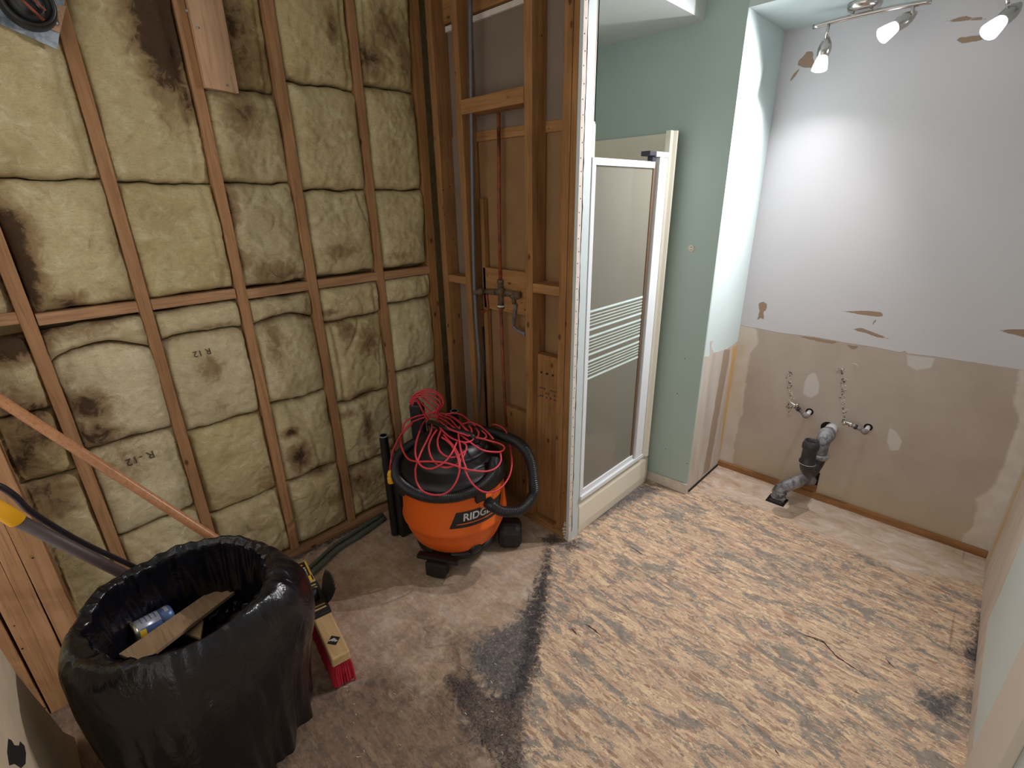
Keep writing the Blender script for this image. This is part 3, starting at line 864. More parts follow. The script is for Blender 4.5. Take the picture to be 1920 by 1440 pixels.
bx('infill_timber', -1.742, -1.545, Y0 + .055, Y0 + .085, ZP, 0.60, M['stud_o'], 'low timber panel between leaning stud and middle stud', 'board')
bx('cripple_stud', -1.898, -1.872, Y0 + .062, Y0B, ZP, 1.66, M['stud_o'], 'thin strip of timber just right of the grey conduit', 'stud')
# backs of the shower panel and drywall
struct(obj('wall_shower_back', box(B(), XL - .09, X1 - .05, Y0B + .001, Y0B + .012, 1.945, ZN + .02), M['greydrywall']))
o = obj('shower_panel_back', box(B(), XL, X1 - .05, Y0B + .006, Y0B + .012, 0.05, 1.93), M['brownpanel'])
tag(o, 'brown back of the shower surround seen between the plumbing studs', 'panel')
o = obj('panel_flange', box(B(), -2.105, X1 - .02, Y0B - .004, Y0B + .012, 1.915, 1.958), M['stud_x'], bevel=.002)
tag(o, 'horizontal ledge strip where brown panel meets grey drywall', 'ledge')
struct(obj('trim_1', box(B(), XL - .09, X1 - .015, Y0B - .012, Y0B + .001, ZN - .0, ZN + .022), M['plaster']))
bx('top_blocking', XL - .05, X1 - .02, Y0B - .02, Y0B + .02, ZN + .03, ZC, M['stud_x'], 'orange timber above the grey drywall at the top of the plumbing wall', 'blocking')
struct(obj('wall_shower_gap', box(B(), XL - .09, -1.945, Y0B - .006, Y0B + .0, 0, 1.95), M['greydrywall']))

# end of the stub wall: corner bead and painted face
bm = B()
box(bm, X1 - .016, X1, Y0 - .004, 1.735, 0.0, ZN + .25)
bm_i = B()
box(bm_i, -2.16, X1 - .0161, 1.764, 1.771, 1.935, ZN)
box(bm_i, X1 - .05, X1 - .0161, 1.70, 1.771, 0.22, ZN)
struct(obj('wall_shower_inner', bm_i, M['mint_end']))
struct(obj('wall_stub_end', bm, M['mint_end']))
t = thing('corner_bead', 'white perforated metal corner bead on the wall end', 'bead', (X1, Y0, 0.02))
bm = B()
n = 60
pa = []; pb = []
rs = random.Random(3)
for i in range(n + 1):
    z = 0.0 + (ZN + .2) * i / n
    wv = 0.004 * mn.noise(Vector((0, 0, z * 6))) + 0.003 * mn.noise(Vector((3, 0, z * 25)))
    pa.append(Vector((X1 + .0005, Y0 - .007, z))); pb.append(Vector((X1 + .0005, Y0 + .016 + wv, z)))
vs = [[bm.verts.new(p) for p in pa], [bm.verts.new(p) for p in pb], [bm.verts.new(p + Vector((.002, 0, 0))) for p in pb], [bm.verts.new(p + Vector((.002, 0, 0))) for p in pa]]
for i in range(n):
    for k in range(4):
        bm.faces.new((vs[k][i], vs[(k + 1) % 4][i], vs[(k + 1) % 4][i + 1], vs[k][i + 1]))
obj('bead_strip', bm, M['plaster'], t)
bm = B()
for i in range(46):
    z = 0.1 + i * 0.05 + rs.uniform(-.004, .004)
    lathe(bm, (X1 + .0024, Y0 + .003 + (0.004 if i % 2 else -0.002), z), [(0.0025, 0), (0.0025, 0.0006)], 8, (1, 0, 0))
o = obj('holes', bm, M['hole'], t); o['kind'] = 'stuff'
bm = B()
pp = []
for i in range(120):
    z = 0.05 + (ZN + .1) * i / 119
    pp.append(Vector((X1 + .001, Y0 + .021 + 0.004 * mn.noise(Vector((0, 5, z * 6))) + 0.003 * mn.noise(Vector((9, 0, z * 30))), z)))
tube(bm, pp, [0.0012 + 0.0018 * abs(mn.noise(Vector((1, 1, p.z * 40)))) for p in pp], 6)
obj('torn_paint_edge', bm, M['darkink'], t)
# crumbled gypsum at the foot of the wall end
bm = B()
rs = random.Random(9)
for i in range(26):
    c = Vector((X1 - .005 - rs.random() * .03, Y0 - .008 + rs.random() * .012, rs.random() * .11 + .005))
    lathe(bm, c, [(0.001, -.006), (0.008 * rs.uniform(.5, 1), 0), (0.001, .007)], 5, (rs.random(), -1, rs.random()))
o = obj('crumbled_gypsum', bm, M['plaster'], t); o['kind'] = 'stuff'

# copper riser and shower valve ------------------------------------------------
t = thing('shower_valve', 'old brass shower valve with copper riser inside the plumbing wall', 'valve', (-1.79, 1.70, 0.06))
yv = 1.715
def V_(u, v, y=yv): return at(u, v, 1, y)
vx = V_(938, 400).x
obj('riser_pipe', tube(B(), [V_(935, 212), V_(936, 400), V_(938, 530)], 0.0085, 12), M['copper'], t, smooth=True)
obj('supply_pipe', tube(B(), [V_(939, 575), V_(943, 680), V_(947, 760), V_(950, 800)], 0.0085, 12), M['copper'], t, smooth=True)
a = V_(905, 546); b_ = V_(939, 548); c_ = V_(976, 553)
obj('valve_body', tube(B(), [a, b_, c_], [0.012, 0.018, 0.014], 14), M['brass'], t, smooth=True)
bm = tube(B(), [b_ + Vector((0, 0, .05)), b_ + Vector((0, 0, -.075))], 0.0145, 12)
tube(bm, [b_ + Vector((0, 0, .062)), b_ + Vector((0, 0, .045))], 0.018, 8)
tube(bm, [b_ + Vector((0, 0, -.06)), b_ + Vector((0, 0, -.082))], 0.018, 8)
obj('cross_fitting', bm, M['brass'], t, smooth=True)
for (p, n_) in ((a, 'left'), (b_ + Vector((.02, 0, 0.008)), 'mid'), (c_ + Vector((-.006, 0, 0)), 'right')):
    obj('valve_stem', lathe(B(), p + Vector((0, -.005, 0)), [(0.017, 0), (0.02, .01), (0.018, .03), (0.012, .034), (0.010, .055), (0.004, .056)], 14, (0, -1, 0)), M['brass'], t, smooth=True)
obj('white_collar', tube(B(), [b_ + Vector((0, 0, -.066)), b_ + Vector((0, 0, -.073))], 0.0195, 12), M['white_pipe'], t, smooth=True)
obj('branch_pipe', tube(B(), smooth_path([V_(912, 552), V_(914, 568), V_(914, 578), V_(906, 584), V_(892, 582)], 5), 0.006, 10), M['copper'], t, smooth=True)
obj('branch_pipe', tube(B(), [c_ + Vector((-.045, 0, -.01)), c_ + Vector((-.045, 0, -.05))], 0.011, 10), M['brass'], t, smooth=True)
obj('drop_pipe', tube(B(), [V_(967, 570), V_(965, 590), V_(963, 608)], 0.0095, 10), M['lead'], t, smooth=True)
obj('drop_pipe', tube(B(), [V_(962, 612), V_(970, 619), V_(985, 627)], 0.0095, 10), M['lead'], t, smooth=True)
o = obj('electrical_conduit', tube(B(), smooth_path([at(881, -20, 1, 1.672), at(884, 200, 1, 1.672), at(888, 480, 1, 1.672), at(893, 600, 1, 1.672), at(899, 690, 1, 1.672), at(897, 760, 1, 1.672), at(893, 800, 1, 1.672)], 6), 0.011, 12), M['conduit'], smooth=True)
tag(o, 'long grey conduit running up beside the leaning stud', 'conduit')
o = obj('drain_vent_pipe', tube(B(), [V_(905, 612, 1.735), V_(910, 700, 1.735), V_(916, 800, 1.735)], 0.013, 12), M['black'], smooth=True)
tag(o, 'black pipe standing low behind the vacuum, right of the conduit', 'pipe')
o = obj('floor_pipe', tube(B(), smooth_path([fl(722, 975) + Vector((0, 0, .014)), fl(680, 1005) + Vector((0, 0, .014)), fl(640, 1030) + Vector((0, 0, .014)), fl(600, 1066) + Vector((0, 0, .014)), fl(560, 1105) + Vector((0, 0, .014))], 5), 0.013, 12), M['greenpipe'], smooth=True)
tag(o, 'grey pipe on the floor nearer the room, running to the broom head', 'pipe')
o = obj('floor_pipe', tube(B(), smooth_path([fl(718, 968) + Vector((0, 0, .012)), fl(660, 1005) + Vector((0, 0, .012)), fl(625, 1028) + Vector((0, 0, .012)), fl(590, 1060) + Vector((0, 0, .012)), fl(550, 1095) + Vector((0, 0, .012))], 5), 0.010, 12), M['greenpipe'], smooth=True)
tag(o, 'thinner grey pipe on the floor nearer the insulated wall', 'pipe')

# shower ---------------------------------------------------------------------
t = thing('shower_stall', 'cream acrylic shower stall with raised front curb', 'shower', (-1.7, 2.1, 0.0))
zt = 1.945
obj('side_wall', box(B(), -2.10, X1 - .02, 2.445, 2.466, 0.02, zt), M['acrylic'], t, bevel=.004)
obj('side_wall', box(B(), -2.10, X1 - .02, 1.772, 1.785, 0.02, 1.93), M['acrylic'], t, bevel=.004)
obj('back_wall', box(B(), -2.13, -2.10, 1.772, 2.466, 0.02, 1.93), M['acrylic'], t, bevel=.004)
bm = B()   # folded front flange with a raised lip
prism(bm, [(X1 - .02, 2.352, .2), (X1 + .004, 2.352, .2), (X1 + .004, 2.38, .2), (X1 + .016, 2.392, .2), (X1 + .016, 2.404, .2), (X1 - .002, 2.43, .2), (X1 - .02, 2.468, .2)], (0, 0, zt - .2))
obj('front_flange', bm, M['acrylic'], t, smooth=False)
bm = B()
yA, yB = 1.737, 2.43
prism(bm, [(X1 - .11, yA, 0.0), (X1 + .0, yA, 0.0), (X1 + .006, yA, .055), (X1 + .004, yA, .165), (X1 - .01, yA, .195), (X1 - .03, yA, .21), (X1 - .11, yA, .21)], (0, yB - yA, 0))
obj('curb', bm, M['acrylic'], t, bevel=.004)
obj('shower_floor', box(B(), -2.10, X1 - .10, 1.785, 2.445, 0.02, .07), M['acrylic'], t)
t = thing('shower_door', 'glass shower door in a white aluminium frame with frosted stripes', 'shower door', (X1, 2.0, 0.2))
xd = X1 - .008
obj('top_rail', box(B(), xd - .012, xd + .012, 1.737, 2.231, 1.778, 1.806), M['white_frame'], t, bevel=.002)
obj('bottom_rail', box(B(), xd - .010, xd + .010, 1.757, 2.245, .236, .262), M['white_frame'], t, bevel=.002)
obj('sill_track', box(B(), xd - .022, xd + .022, 1.737, 2.345, .211, .235), M['white_frame'], t, bevel=.003)
obj('left_stile', box(B(), xd - .012, xd + .012, 1.737, 1.764, .236, 1.778), M['white_frame'], t, bevel=.002)
obj('glass_pane', box(B(), xd - .0025, xd + .0025, 1.764, 2.228, .262, 1.778), M['glass'], t)
obj('edge_gasket', box(B(), xd - .010, xd + .006, 2.229, 2.247, .24, 1.80), M['dooredge'], t)
obj('jamb', box(B(), xd - .018, xd + .020, 2.258, 2.335, .235, 1.826), M['white_frame'], t, bevel=.003)
obj('jamb_cap', box(B(), xd - .020, xd + .024, 2.215, 2.340, 1.826, 1.848), M['white_frame'], t, bevel=.002)
obj('pivot_bracket', box(B(), xd - .022, xd + .026, 2.155, 2.214, 1.828, 1.848), M['tile_edge'], t, bevel=.002)
obj('pivot_pin', box(B(), xd - .01, xd + .016, 2.196, 2.226, 1.807, 1.828), M['tile_edge'], t)
stz = []
z0_, z1_ = .850, 1.185
grp = [(1.155, 1.185)]
bands = [0.0, 0.018, 0.034, 0.05, 0.066, 0.082, 0.10]
for gi in range(3):
    top = z1_ - gi * 0.118
    for k, bz in enumerate((0.0, 0.022, 0.037, 0.052, 0.067, 0.084)):
        hh = 0.010 if k in (0, 5) else 0.0042
        yb_ = 2.228
        obj('frosted_stripe', box(B(), xd + .0026, xd + .0034, 1.766, yb_, top - bz - hh, top - bz), M['stripe'], t)

# mint wall beside the shower (also the far wall of the shower bay)
struct(obj('wall_shower', box(B(), -2.265, X2, Y1, Y1 + .012, 0, ZC), M['mint']))
t = thing('outlet_cover', 'small round cream cap with two screws on the mint wall', 'cap', (at(1296, 466, 1, Y1).x, Y1, 1.4))
c = at(1296, 466, 1, Y1)
obj('cover_disc', lathe(B(), c, [(0.0185, 0), (0.018, .003), (0.001, .004)], 28, (0, -1, 0)), M['acrylic'], t, smooth=True)
for dz in (-.006, .007):
    obj('screw', lathe(B(), c + Vector((0.001, -.0035, dz)), [(0.0024, 0), (0.002, .001)], 8, (0, -1, 0)), M['hole'], t)
bm = B()
for (u, v) in ((1284, 672), (1270, 738), (1248, 842), (1288, 869), (1225, 447)):
    lathe(bm, at(u, v, 1, Y1), [(0.0028, 0), (0.0028, .0006)], 8, (0, -1, 0))
o = obj('nail_hole', bm, M['hole']); tag(o, 'tiny dark nail holes dotted over the mint wall', 'holes', kind='stuff')
o = obj('baseboard_shower', hexa(B(), [Vector(p) for p in ((-1.262, Y1 - .008, 0.0), (X2 + .004, Y1 - .008, 0.0), (X2 + .004, Y1, 0.0), (-1.262, Y1, 0.0), (-1.262, Y1 - .008, .058), (X2 + .004, Y1 - .008, .068), (X2 + .004, Y1, .068), (-1.262, Y1, .058))]), M['plaster'], bevel=.002)
struct(o)
# soffit over the shower and ceiling
struct(obj('trim_2', box(B(), -2.265, -1.19, 1.76, Y1, 2.385, ZC), M['white_paint']))
struct(obj('ceiling', box(B(), -2.3, 0.45, -0.95, Y1 + .02, ZC, ZC + .05), M['white_paint']))
struct(obj('ceiling_niche', box(B(), X2 - .02, X3 + .02, Y1 + .001, Y2 + .02, ZN, ZN + .3), M['mint_end']))

# side of the niche, vanity wall, right wall
bm = slab_grid(60, 240, lambda u, v: Vector((X2, Y1 + .0125 + u * (Y2 - Y1 - .0125), v * ZN)), (-.03, 0, 0))
o = struct(obj('wall_niche', bm, M['mint_col']))
W = world_cos(o)[:, 1:]
Q = lambda L: [tuple(at(u, v, 0, X2)[1:]) for (u, v) in L]
set_attr(o, 'bare', sdf_union(W, [Q([(1315, 668), (1330, 667), (1338, 661), (1345, 659), (1362, 654), (1375, 645), (1384, 639), (1400, 640)]) + [(Y2 + .1, -.1), (Y1 + .012, -.1), (Y1 + .012, .2)],
   Q([(1331, 640), (1337, 637), (1334, 650), (1339, 662), (1331, 668)])]))
set_attr(o, 'strip', sdf_union(W, [Q([(1358, 655), (1370, 655), (1330, 880), (1318, 890)])]))
set_attr(o, 'glue', sdf_union(W, [Q([(1374, 650), (1384, 650), (1362, 830), (1348, 850)])]))

bm = slab_grid(200, 360, lambda u, v: Vector((X2 + u * (X3 - X2), Y2, v * ZN)), (0, .03, 0))
o = struct(obj('wall_vanity', bm, M['vanity']))
W = world_cos(o)[:, [0, 2]]
Q = lambda L: [tuple(at(u, v, 1, Y2)[i] for i in (0, 2)) for (u, v) in L]
set_attr(o, 'bare', sdf_union(W, [Q([(1380, 608), (1394, 611), (1426, 617), (1461, 624), (1495, 628), (1534, 633), (1581, 642), (1637, 651), (1689, 661), (1696, 658), (1702, 663), (1754, 669), (1840, 682), (1930, 696)]) + [(.6, -.2), (-1.2, -.2)]]))
torn = [[(1495, 122), (1498, 113), (1505, 106), (1513, 97), (1523, 96), (1525, 103), (1524, 110), (1528, 117), (1525, 127), (1510, 127), (1502, 125)],
  [(1480, 152), (1485, 143), (1493, 133), (1500, 127), (1496, 136), (1484, 151)],
  [(1768, 41), (1790, 35), (1803, 31), (1815, 30), (1822, 34), (1835, 32), (1850, 34), (1848, 37), (1820, 38), (1800, 39), (1777, 42)],
  [(1793, 75), (1800, 70), (1827, 67), (1857, 64), (1858, 69), (1833, 77), (1805, 81)],
  [(1577, 583), (1600, 584), (1625, 583), (1652, 586), (1658, 593), (1642, 594), (1607, 589)],
  [(1598, 617), (1615, 615), (1622, 618), (1637, 623), (1657, 631), (1668, 635), (1646, 633), (1624, 625), (1607, 621)],
  [(1635, 609), (1641, 598), (1644, 600), (1638, 609)],
  [(1424, 568), (1431, 566), (1438, 570), (1437, 581), (1431, 585), (1433, 600), (1426, 596), (1420, 600), (1424, 583), (1422, 572)],
  [(1867, 619), (1935, 617), (1935, 636), (1900, 627)],
  [(1490, 629), (1534, 635), (1570, 642), (1560, 645), (1530, 640)], [(1585, 646), (1610, 650), (1600, 657)]]
set_attr(o, 'torn', sdf_union(W, [Q(p) for p in torn]))
set_attr(o, 'mud', sdf_union(W, [Q([(1940, 690), (1911, 697), (1900, 760), (1911, 781), (1900, 824), (1883, 868), (1861, 915), (1831, 936), (1827, 984), (1808, 1001), (1805, 1027), (1870, 1060), (1990, 850)]),
  Q([(1380, 605), (1422, 618), (1420, 644), (1409, 661), (1403, 687), (1396, 738), (1392, 773), (1379, 816), (1373, 868), (1330, 880)])]))
set_attr(o, 'patch', sdf_union(W, [Q(p) for p in ([(1515, 704), (1524, 699), (1529, 700), (1536, 721), (1534, 738), (1519, 746), (1506, 738), (1508, 717)],
  [(1668, 801), (1680, 808), (1691, 827), (1685, 844), (1670, 845), (1663, 829)], [(1700, 665), (1752, 672), (1745, 689), (1719, 694), (1702, 685)])]))

bm = slab_grid(150, 160, lambda u, v: Vector((X3, -0.9 + u * (Y2 + .9), v * ZC)), (.03, 0, 0))
o = struct(obj('wall_right', bm, M['right']))
W = world_cos(o)[:, 1:]
set_attr(o, 'bare', sdf_union(W, [[(2.30, -1), (2.26, .25), (2.29, .5), (2.31, .93), (3.2, .95), (3.2, -1)], [(1.5, -.1), (1.5, .05), (1.8, .07), (2.3, .12), (2.3, -.1)]]))
set_attr(o, 'strip', np.full(len(W), -1.0)); 
set_attr(o, 'glue', sdf_union(W, [[(2.80, 0), (2.80, .9), (2.85, .9), (2.85, 0)]]))
t = thing('door_casing', 'pale door casing on the right wall at the frame edge', 'casing', (X3, 1.5, 0))
obj('casing_board', box(B(), X3 - .014, X3, 1.50, 1.605, 0, 2.1), M['casing'], t, bevel=.003)
obj('casing_board', box(B(), X3 - .020, X3, 1.30, 1.50, 0, 2.1), M['casing'], t, bevel=.003)
obj('dark_gap', box(B(), X3 - .0015, X3, 1.606, 1.628, 0, 2.1), M['basewood'], t)
for tname in ('x',): pass
# brown wooden strip at the foot of the vanity wall
bm = B()
nn = 40
obj_ = struct(obj('trim_3', box(bm, X2 + .001, X3 - .001, Y2 - .022, Y2 - .001, 0.0, 0.034), M['basewood'], bevel=.002))
bm = box(B(), X2 - .0, X2 + .006, Y1 + .03, Y2 - .03, 0.0, 0.012)
struct(obj('trim_4', bm, M['gapblack']))
# ------------------------------------------------------------------ track lights in the niche
YT = 2.745
def T_(u, v, y=YT): return at(u, v, 1, y)
def aim(o, d):
    o.rotation_euler = Vector(d).to_track_quat('-Z', 'Y').to_euler()
def spot_head(root, top, joint, c, d, lit, power, beam=None, spotsize=150):
    """stem, ball joint, nickel body and frosted glass shade pointing along d"""
    d = Vector(d).normalized()
    obj('stem', tube(B(), [top, joint], 0.0065, 10), M['chrome'], root, smooth=True)
    sh = obj('spot_socket', lathe(B(), c - d * .045, [(0.006, -.012), (0.010, -.008), (0.014, 0.0), (0.022, .014), (0.0265, .032), (0.026, .05), (0.0225, .066), (0.021, .068)], 24, d), M['chrome'], root, smooth=True)
    obj('glass_shade', lathe(B(), c + d * .022, [(0.0205, 0), (0.024, .012), (0.028, .03), (0.0315, .052), (0.0295, .052), (0.026, .03), (0.021, .008), (0.018, .002)], 24, d, cap=False), lit[0], root, smooth=True)
    obj('bulb', lathe(B(), c + d * .030, [(0.012, 0), (0.017, .010), (0.0185, .022), (0.014, .032), (0.002, .036)], 16, d), lit[1], root, smooth=True)
    ld = bpy.data.lights.new('spot_beam', 'SPOT')
    ld.energy = power; ld.color = (1.0, 0.965, 0.985); ld.spot_size = math.radians(spotsize); ld.spot_blend = 0.75; ld.shadow_soft_size = 0.018
    lo = bpy.data.objects.new('spot_beam', ld); COL.objects.link(lo)
    lo.parent = root; lo.location = c + d * .085 - WT[root.name]
    aim(lo, beam or d)
LP = 1.0
t = thing('track_light', 'satin nickel track light with two lit spots under the niche ceiling', 'lamp', (-0.6, YT, 2.15))
cc = at(1618, 0, 2, ZN); cc.y = YT + .02
cc.x = T_(1620, 5).x
obj('canopy', lathe(B(), Vector((cc.x, cc.y, ZN)), [(0.062, 0), (0.062, .012), (0.058, .024), (0.045, .03), (0.01, .032)], 32, (0, 0, -1)), M['chrome'], t, smooth=True)
r0, r1, r2 = T_(1525, 47), T_(1640, 20), T_(1746, 4)
r0.z = r2.z = (r0.z + r2.z) / 2 - .002; r1.z = r0.z - .0
rail = smooth_path([r0, Vector((r0.x * .7 + r2.x * .3, YT + .004, r0.z + .006)), Vector((r0.x * .3 + r2.x * .7, YT + .004, r0.z + .006)), r2], 6)
obj('rail', tube(B(), rail, 0.0095, 12), M['chrome'], t, smooth=True)
for dx in (-.035, .03):
    obj('rail_post', tube(B(), [Vector((cc.x + dx, YT + .01, ZN - .02)), Vector((cc.x + dx, YT + .003, r0.z))], 0.006, 10), M['chrome'], t, smooth=True)
spot_head(t, T_(1554, 45), T_(1549, 72), T_(1545, 96), (-.02, -.25, -1), (M['bulb3'], M['bulb2']), 6 * LP)
spot_head(t, T_(1713, 8), T_(1709, 32), T_(1690, 42), (-.72, -.55, -.62), (M['bulb2'], M['bulb']), 60 * LP, beam=(-.52, -.74, -.58), spotsize=126)
t = thing('track_light', 'second track light, only its lit right-hand spot in view at the top right', 'lamp', (-0.1, YT, 2.15))
q0 = T_(1888, -30)
obj('rail', tube(B(), [q0 + Vector((-.12, 0, .0)), q0 + Vector((.3, 0, 0))], 0.0095, 12), M['chrome'], t, smooth=True)
obj('canopy', lathe(B(), Vector((.05, YT, ZN)), [(0.062, 0), (0.062, .012), (0.058, .024), (0.045, .03), (0.01, .032)], 32, (0, 0, -1)), M['chrome'], t, smooth=True)
obj('rail_post', tube(B(), [Vector((.05, YT, ZN - .02)), Vector((.05, YT, q0.z))], 0.006, 10), M['chrome'], t, smooth=True)
spot_head(t, q0, T_(1889, 8), T_(1888, 30), (-.45, -.6, -.66), (M['bulb2'], M['bulb']), 62 * LP, spotsize=132)

# ------------------------------------------------------------------ vanity plumbing
def W_(u, v, y=Y2): return at(u, v, 1, y)
h0 = W_(1560, 803)
t = thing('sink_drain', 'grey and black plastic sink drain trap sticking out of the wall', 'drain pipe', (h0.x, Y2, h0.z))
obj('wall_hole', lathe(B(), W_(1552, 802) + Vector((0, .001, 0)), [(0.035, 0), (0.034, .0025)], 20, (0, -1, 0)), M['hole'], t)
p1 = h0 + Vector((.0, -.085, 0))
obj('stub_pipe', tube(B(), [h0 + Vector((0, .0, 0)), p1], 0.030, 20), M['white_pipe'], t, smooth=True)
bm = B()
P = smooth_path([p1 + Vector((0, .02, 0)), p1 + Vector((0, -.04, 0)), p1 + Vector((0.0, -.078, -.014)), p1 + Vector((.0, -.094, -.06)), p1 + Vector((.0, -.094, -.095))], 5)
tube(bm, P, 0.033, 20)
for k in range(3): lathe(bm, p1 + Vector((0, -.008 - k * .014, 0)), [(0.035, 0), (0.039, .003), (0.035, .009)], 20, (0, -1, 0))
obj('elbow', bm, M['pvcgrey'], t, smooth=True)
e = p1 + Vector((0, -.094, -.09))
obj('coupling', lathe(B(), e, [(0.036, .006), (0.043, .002), (0.043, -.014), (0.037, -.022)], 22), M['pvcgrey'], t, smooth=True)
ux, uy = -.030, -.10
P = smooth_path([e + Vector((0, 0, -.008)), e + Vector((0, 0, -.03)), e + Vector((ux * .2, uy * .2, -.062)), e + Vector((ux * .5, uy * .5, -.088)), e + Vector((ux * .85, uy * .85, -.06)), e + Vector((ux, uy, -.03)), e + Vector((ux, uy, -.012))], 6)
obj('trap_bend', tube(B(), P, 0.033, 20), M['abs'], t, smooth=True)
s0 = e + Vector((ux, uy, -.02))
obj('white_seam', lathe(B(), s0, [(0.040, 0), (0.040, .0026)], 22), M['white_pipe'], t)
obj('riser', lathe(B(), s0, [(0.0395, .002), (0.0395, .014), (0.034, .02), (0.034, .082), (0.040, .087), (0.040, .112), (0.035, .116), (0.034, .130), (0.029, .130), (0.028, .08)], 22, cap=False), M['abs'], t, smooth=True)

def supply(u, v, vec_knee, tip, label, handle):
    h_ = W_(u, v)
    t = thing('water_supply', label, 'water pipe', (h_.x, Y2, h_.z))
    obj('wall_hole', lathe(B(), h_ + Vector((0, .001, 0)), [(0.020, 0), (0.0195, .002)], 16, (0, -1, 0)), M['hole'], t)
    k = h_ + Vector((0.0, -.062, -.004))
    obj('stub_pipe', tube(B(), [h_, k], 0.0112, 12), M['white_pipe'], t, smooth=True)
    tip = Vector(tip)
    obj('elbow', tube(B(), smooth_path([k + Vector((0, .012, 0)), k + Vector((-.002, -.005, -.002)), k + (tip - k) * .25], 4), 0.0130, 12), M['lead'], t, smooth=True)
    obj('riser_tube', tube(B(), [k + (tip - k) * .1, tip], 0.0102, 12), M['lead'], t, smooth=True)
    obj('collar', tube(B(), [k + (tip - k) * .62, k + (tip - k) * .8], 0.013, 10), M['abs'], t, smooth=True)
    d = (tip - k).normalized()
    v_ = obj('stop_valve', lathe(B(), tip, [(0.009, -.004), (0.0135, 0), (0.0135, .010), (0.010, .013), (0.010, .026), (0.0065, .028), (0.0065, .038), (0.002, .039)], 12, d), M['chrome'], t, smooth=True)
    hp = tip + d * .012
    obj('valve_handle', lathe(B(), hp, [(0.006, 0), (0.006, .016), (0.012, .018), (0.012, .026), (0.004, .028)], 10, handle), M['chrome'], t, smooth=True)
    bm = B()
    rs = random.Random(int(u))
    return t
ka = W_(1518, 772)
supply(1518, 772, None, at(1491, 762, 1, Y2 - .066), 'left capped supply pipe with chrome stop valve, upper of the vanity pipes', (1, -.3, .2))
supply(1628, 801, None, at(1597, 797, 1, Y2 - .066), 'right capped supply pipe with pale stop valve beside the drain trap', (-1, -.2, -.1))

# waste elbow at the floor
fp = at(1458, 938, 2, 0.0)
t = thing('floor_drain', 'grey waste pipe bending from a square floor cutout into the wall', 'waste pipe', (fp.x, fp.y, 0))
wx = W_(1507, 903)
hz = W_(1500, 905).z
za = 0.075
pts = [Vector((fp.x, fp.y, 0.0)), Vector((fp.x, fp.y, .045)), Vector((fp.x + .002, fp.y + .004, .075)), Vector((fp.x + .035, fp.y + .03, .105)), Vector((fp.x + .08, Y2 - .05, .112)), Vector((fp.x + .11, Y2 + .002, .104))]
obj('waste_pipe', tube(B(), smooth_path(pts, 6), 0.034, 20), M['pvcgrey'], t, smooth=True)
for z in (.018, .05):
    obj('coupling', lathe(B(), (fp.x, fp.y, z), [(0.035, 0), (0.0385, .002), (0.0385, .012), (0.035, .014)], 22), M['pvcgrey'], t, smooth=True)
obj('floor_cutout', box(B(), fp.x - .052, fp.x + .045, fp.y - .05, fp.y + .045, 0.0, 0.0012), M['hole'], t)
obj('metal_skirt', box(B(), fp.x - .034, fp.x + .034, fp.y - .045, fp.y - .03, 0.001, 0.018), M['abs'], t, bevel=.002)
px = pts[-1]
obj('wall_cutout', box(B(), px.x - .05, px.x + .035, Y2 - .0012, Y2 + .001, .075, .16), M['hole'], t)
obj('exposed_stud', box(B(), px.x - .07, px.x + .036, Y2 - .0016, Y2 + .001, .034, .078), M['basewood'], t)

# scraped adhesive lines on the bare drywall
def scrape(name, pts, label, seed, n=110, sp=.006):
    rs = random.Random(seed)
    P = [W_(*p) for p in pts]
    bm = B()
    L = [0]
    for a, b in zip(P[:-1], P[1:]): L.append(L[-1] + (b - a).length)
    for k in range(n):
        s = rs.random() * L[-1]
        i = max(j for j in range(len(L)) if L[j] <= s)
        i = min(i, len(P) - 2)
        q = P[i].lerp(P[i + 1], (s - L[i]) / max(L[i + 1] - L[i], 1e-6))
        q = q + Vector((rs.gauss(0, sp), -.001, rs.gauss(0, .002)))
        a = rs.random() * 6.28
        w_, h_ = rs.uniform(.0015, .0045), rs.uniform(.001, .003)
        d1 = Vector((math.cos(a), 0, math.sin(a))); d2 = Vector((-math.sin(a), 0, math.cos(a)))
        obox(bm, q, d1, Vector((0, 1, .3)).normalized(), d2, w_ * 2, rs.uniform(.002, .006), h_)
    o = obj(name, bm, [M['plaster'], M['ink']])
    rs2 = random.Random(seed + 1)
    for i, p in enumerate(o.data.polygons):
        p.material_index = 1 if ((i // 6) * 7 + seed) % 3 == 0 else 0
    tag(o, label, 'adhesive', kind='stuff')
scrape('adhesive_residue', [(1480, 695), (1481, 720), (1483, 745), (1480, 778)], 'left vertical streak of torn adhesive above the capped pipe', 1)
scrape('adhesive_residue', [(1574, 692), (1582, 700), (1580, 740), (1584, 770), (1580, 795)], 'right vertical streak of torn adhesive between patch and pipes', 2)
scrape('adhesive_residue', [(1570, 693), (1582, 692)], 'crumbly adhesive clump at the top of the right streak', 3, 30, .004)
o = obj('peeled_paper', prism(B(), [W_(1598, 681) + Vector((0, -.002, 0)), W_(1606, 681) + Vector((0, -.006, 0)), W_(1612, 685) + Vector((0, -.009, 0)), W_(1608, 688) + Vector((0, -.003, 0))], (0, .0008, .0)), M['plaster'])
tag(o, 'small curl of peeled drywall paper right of the adhesive clump', 'paper')

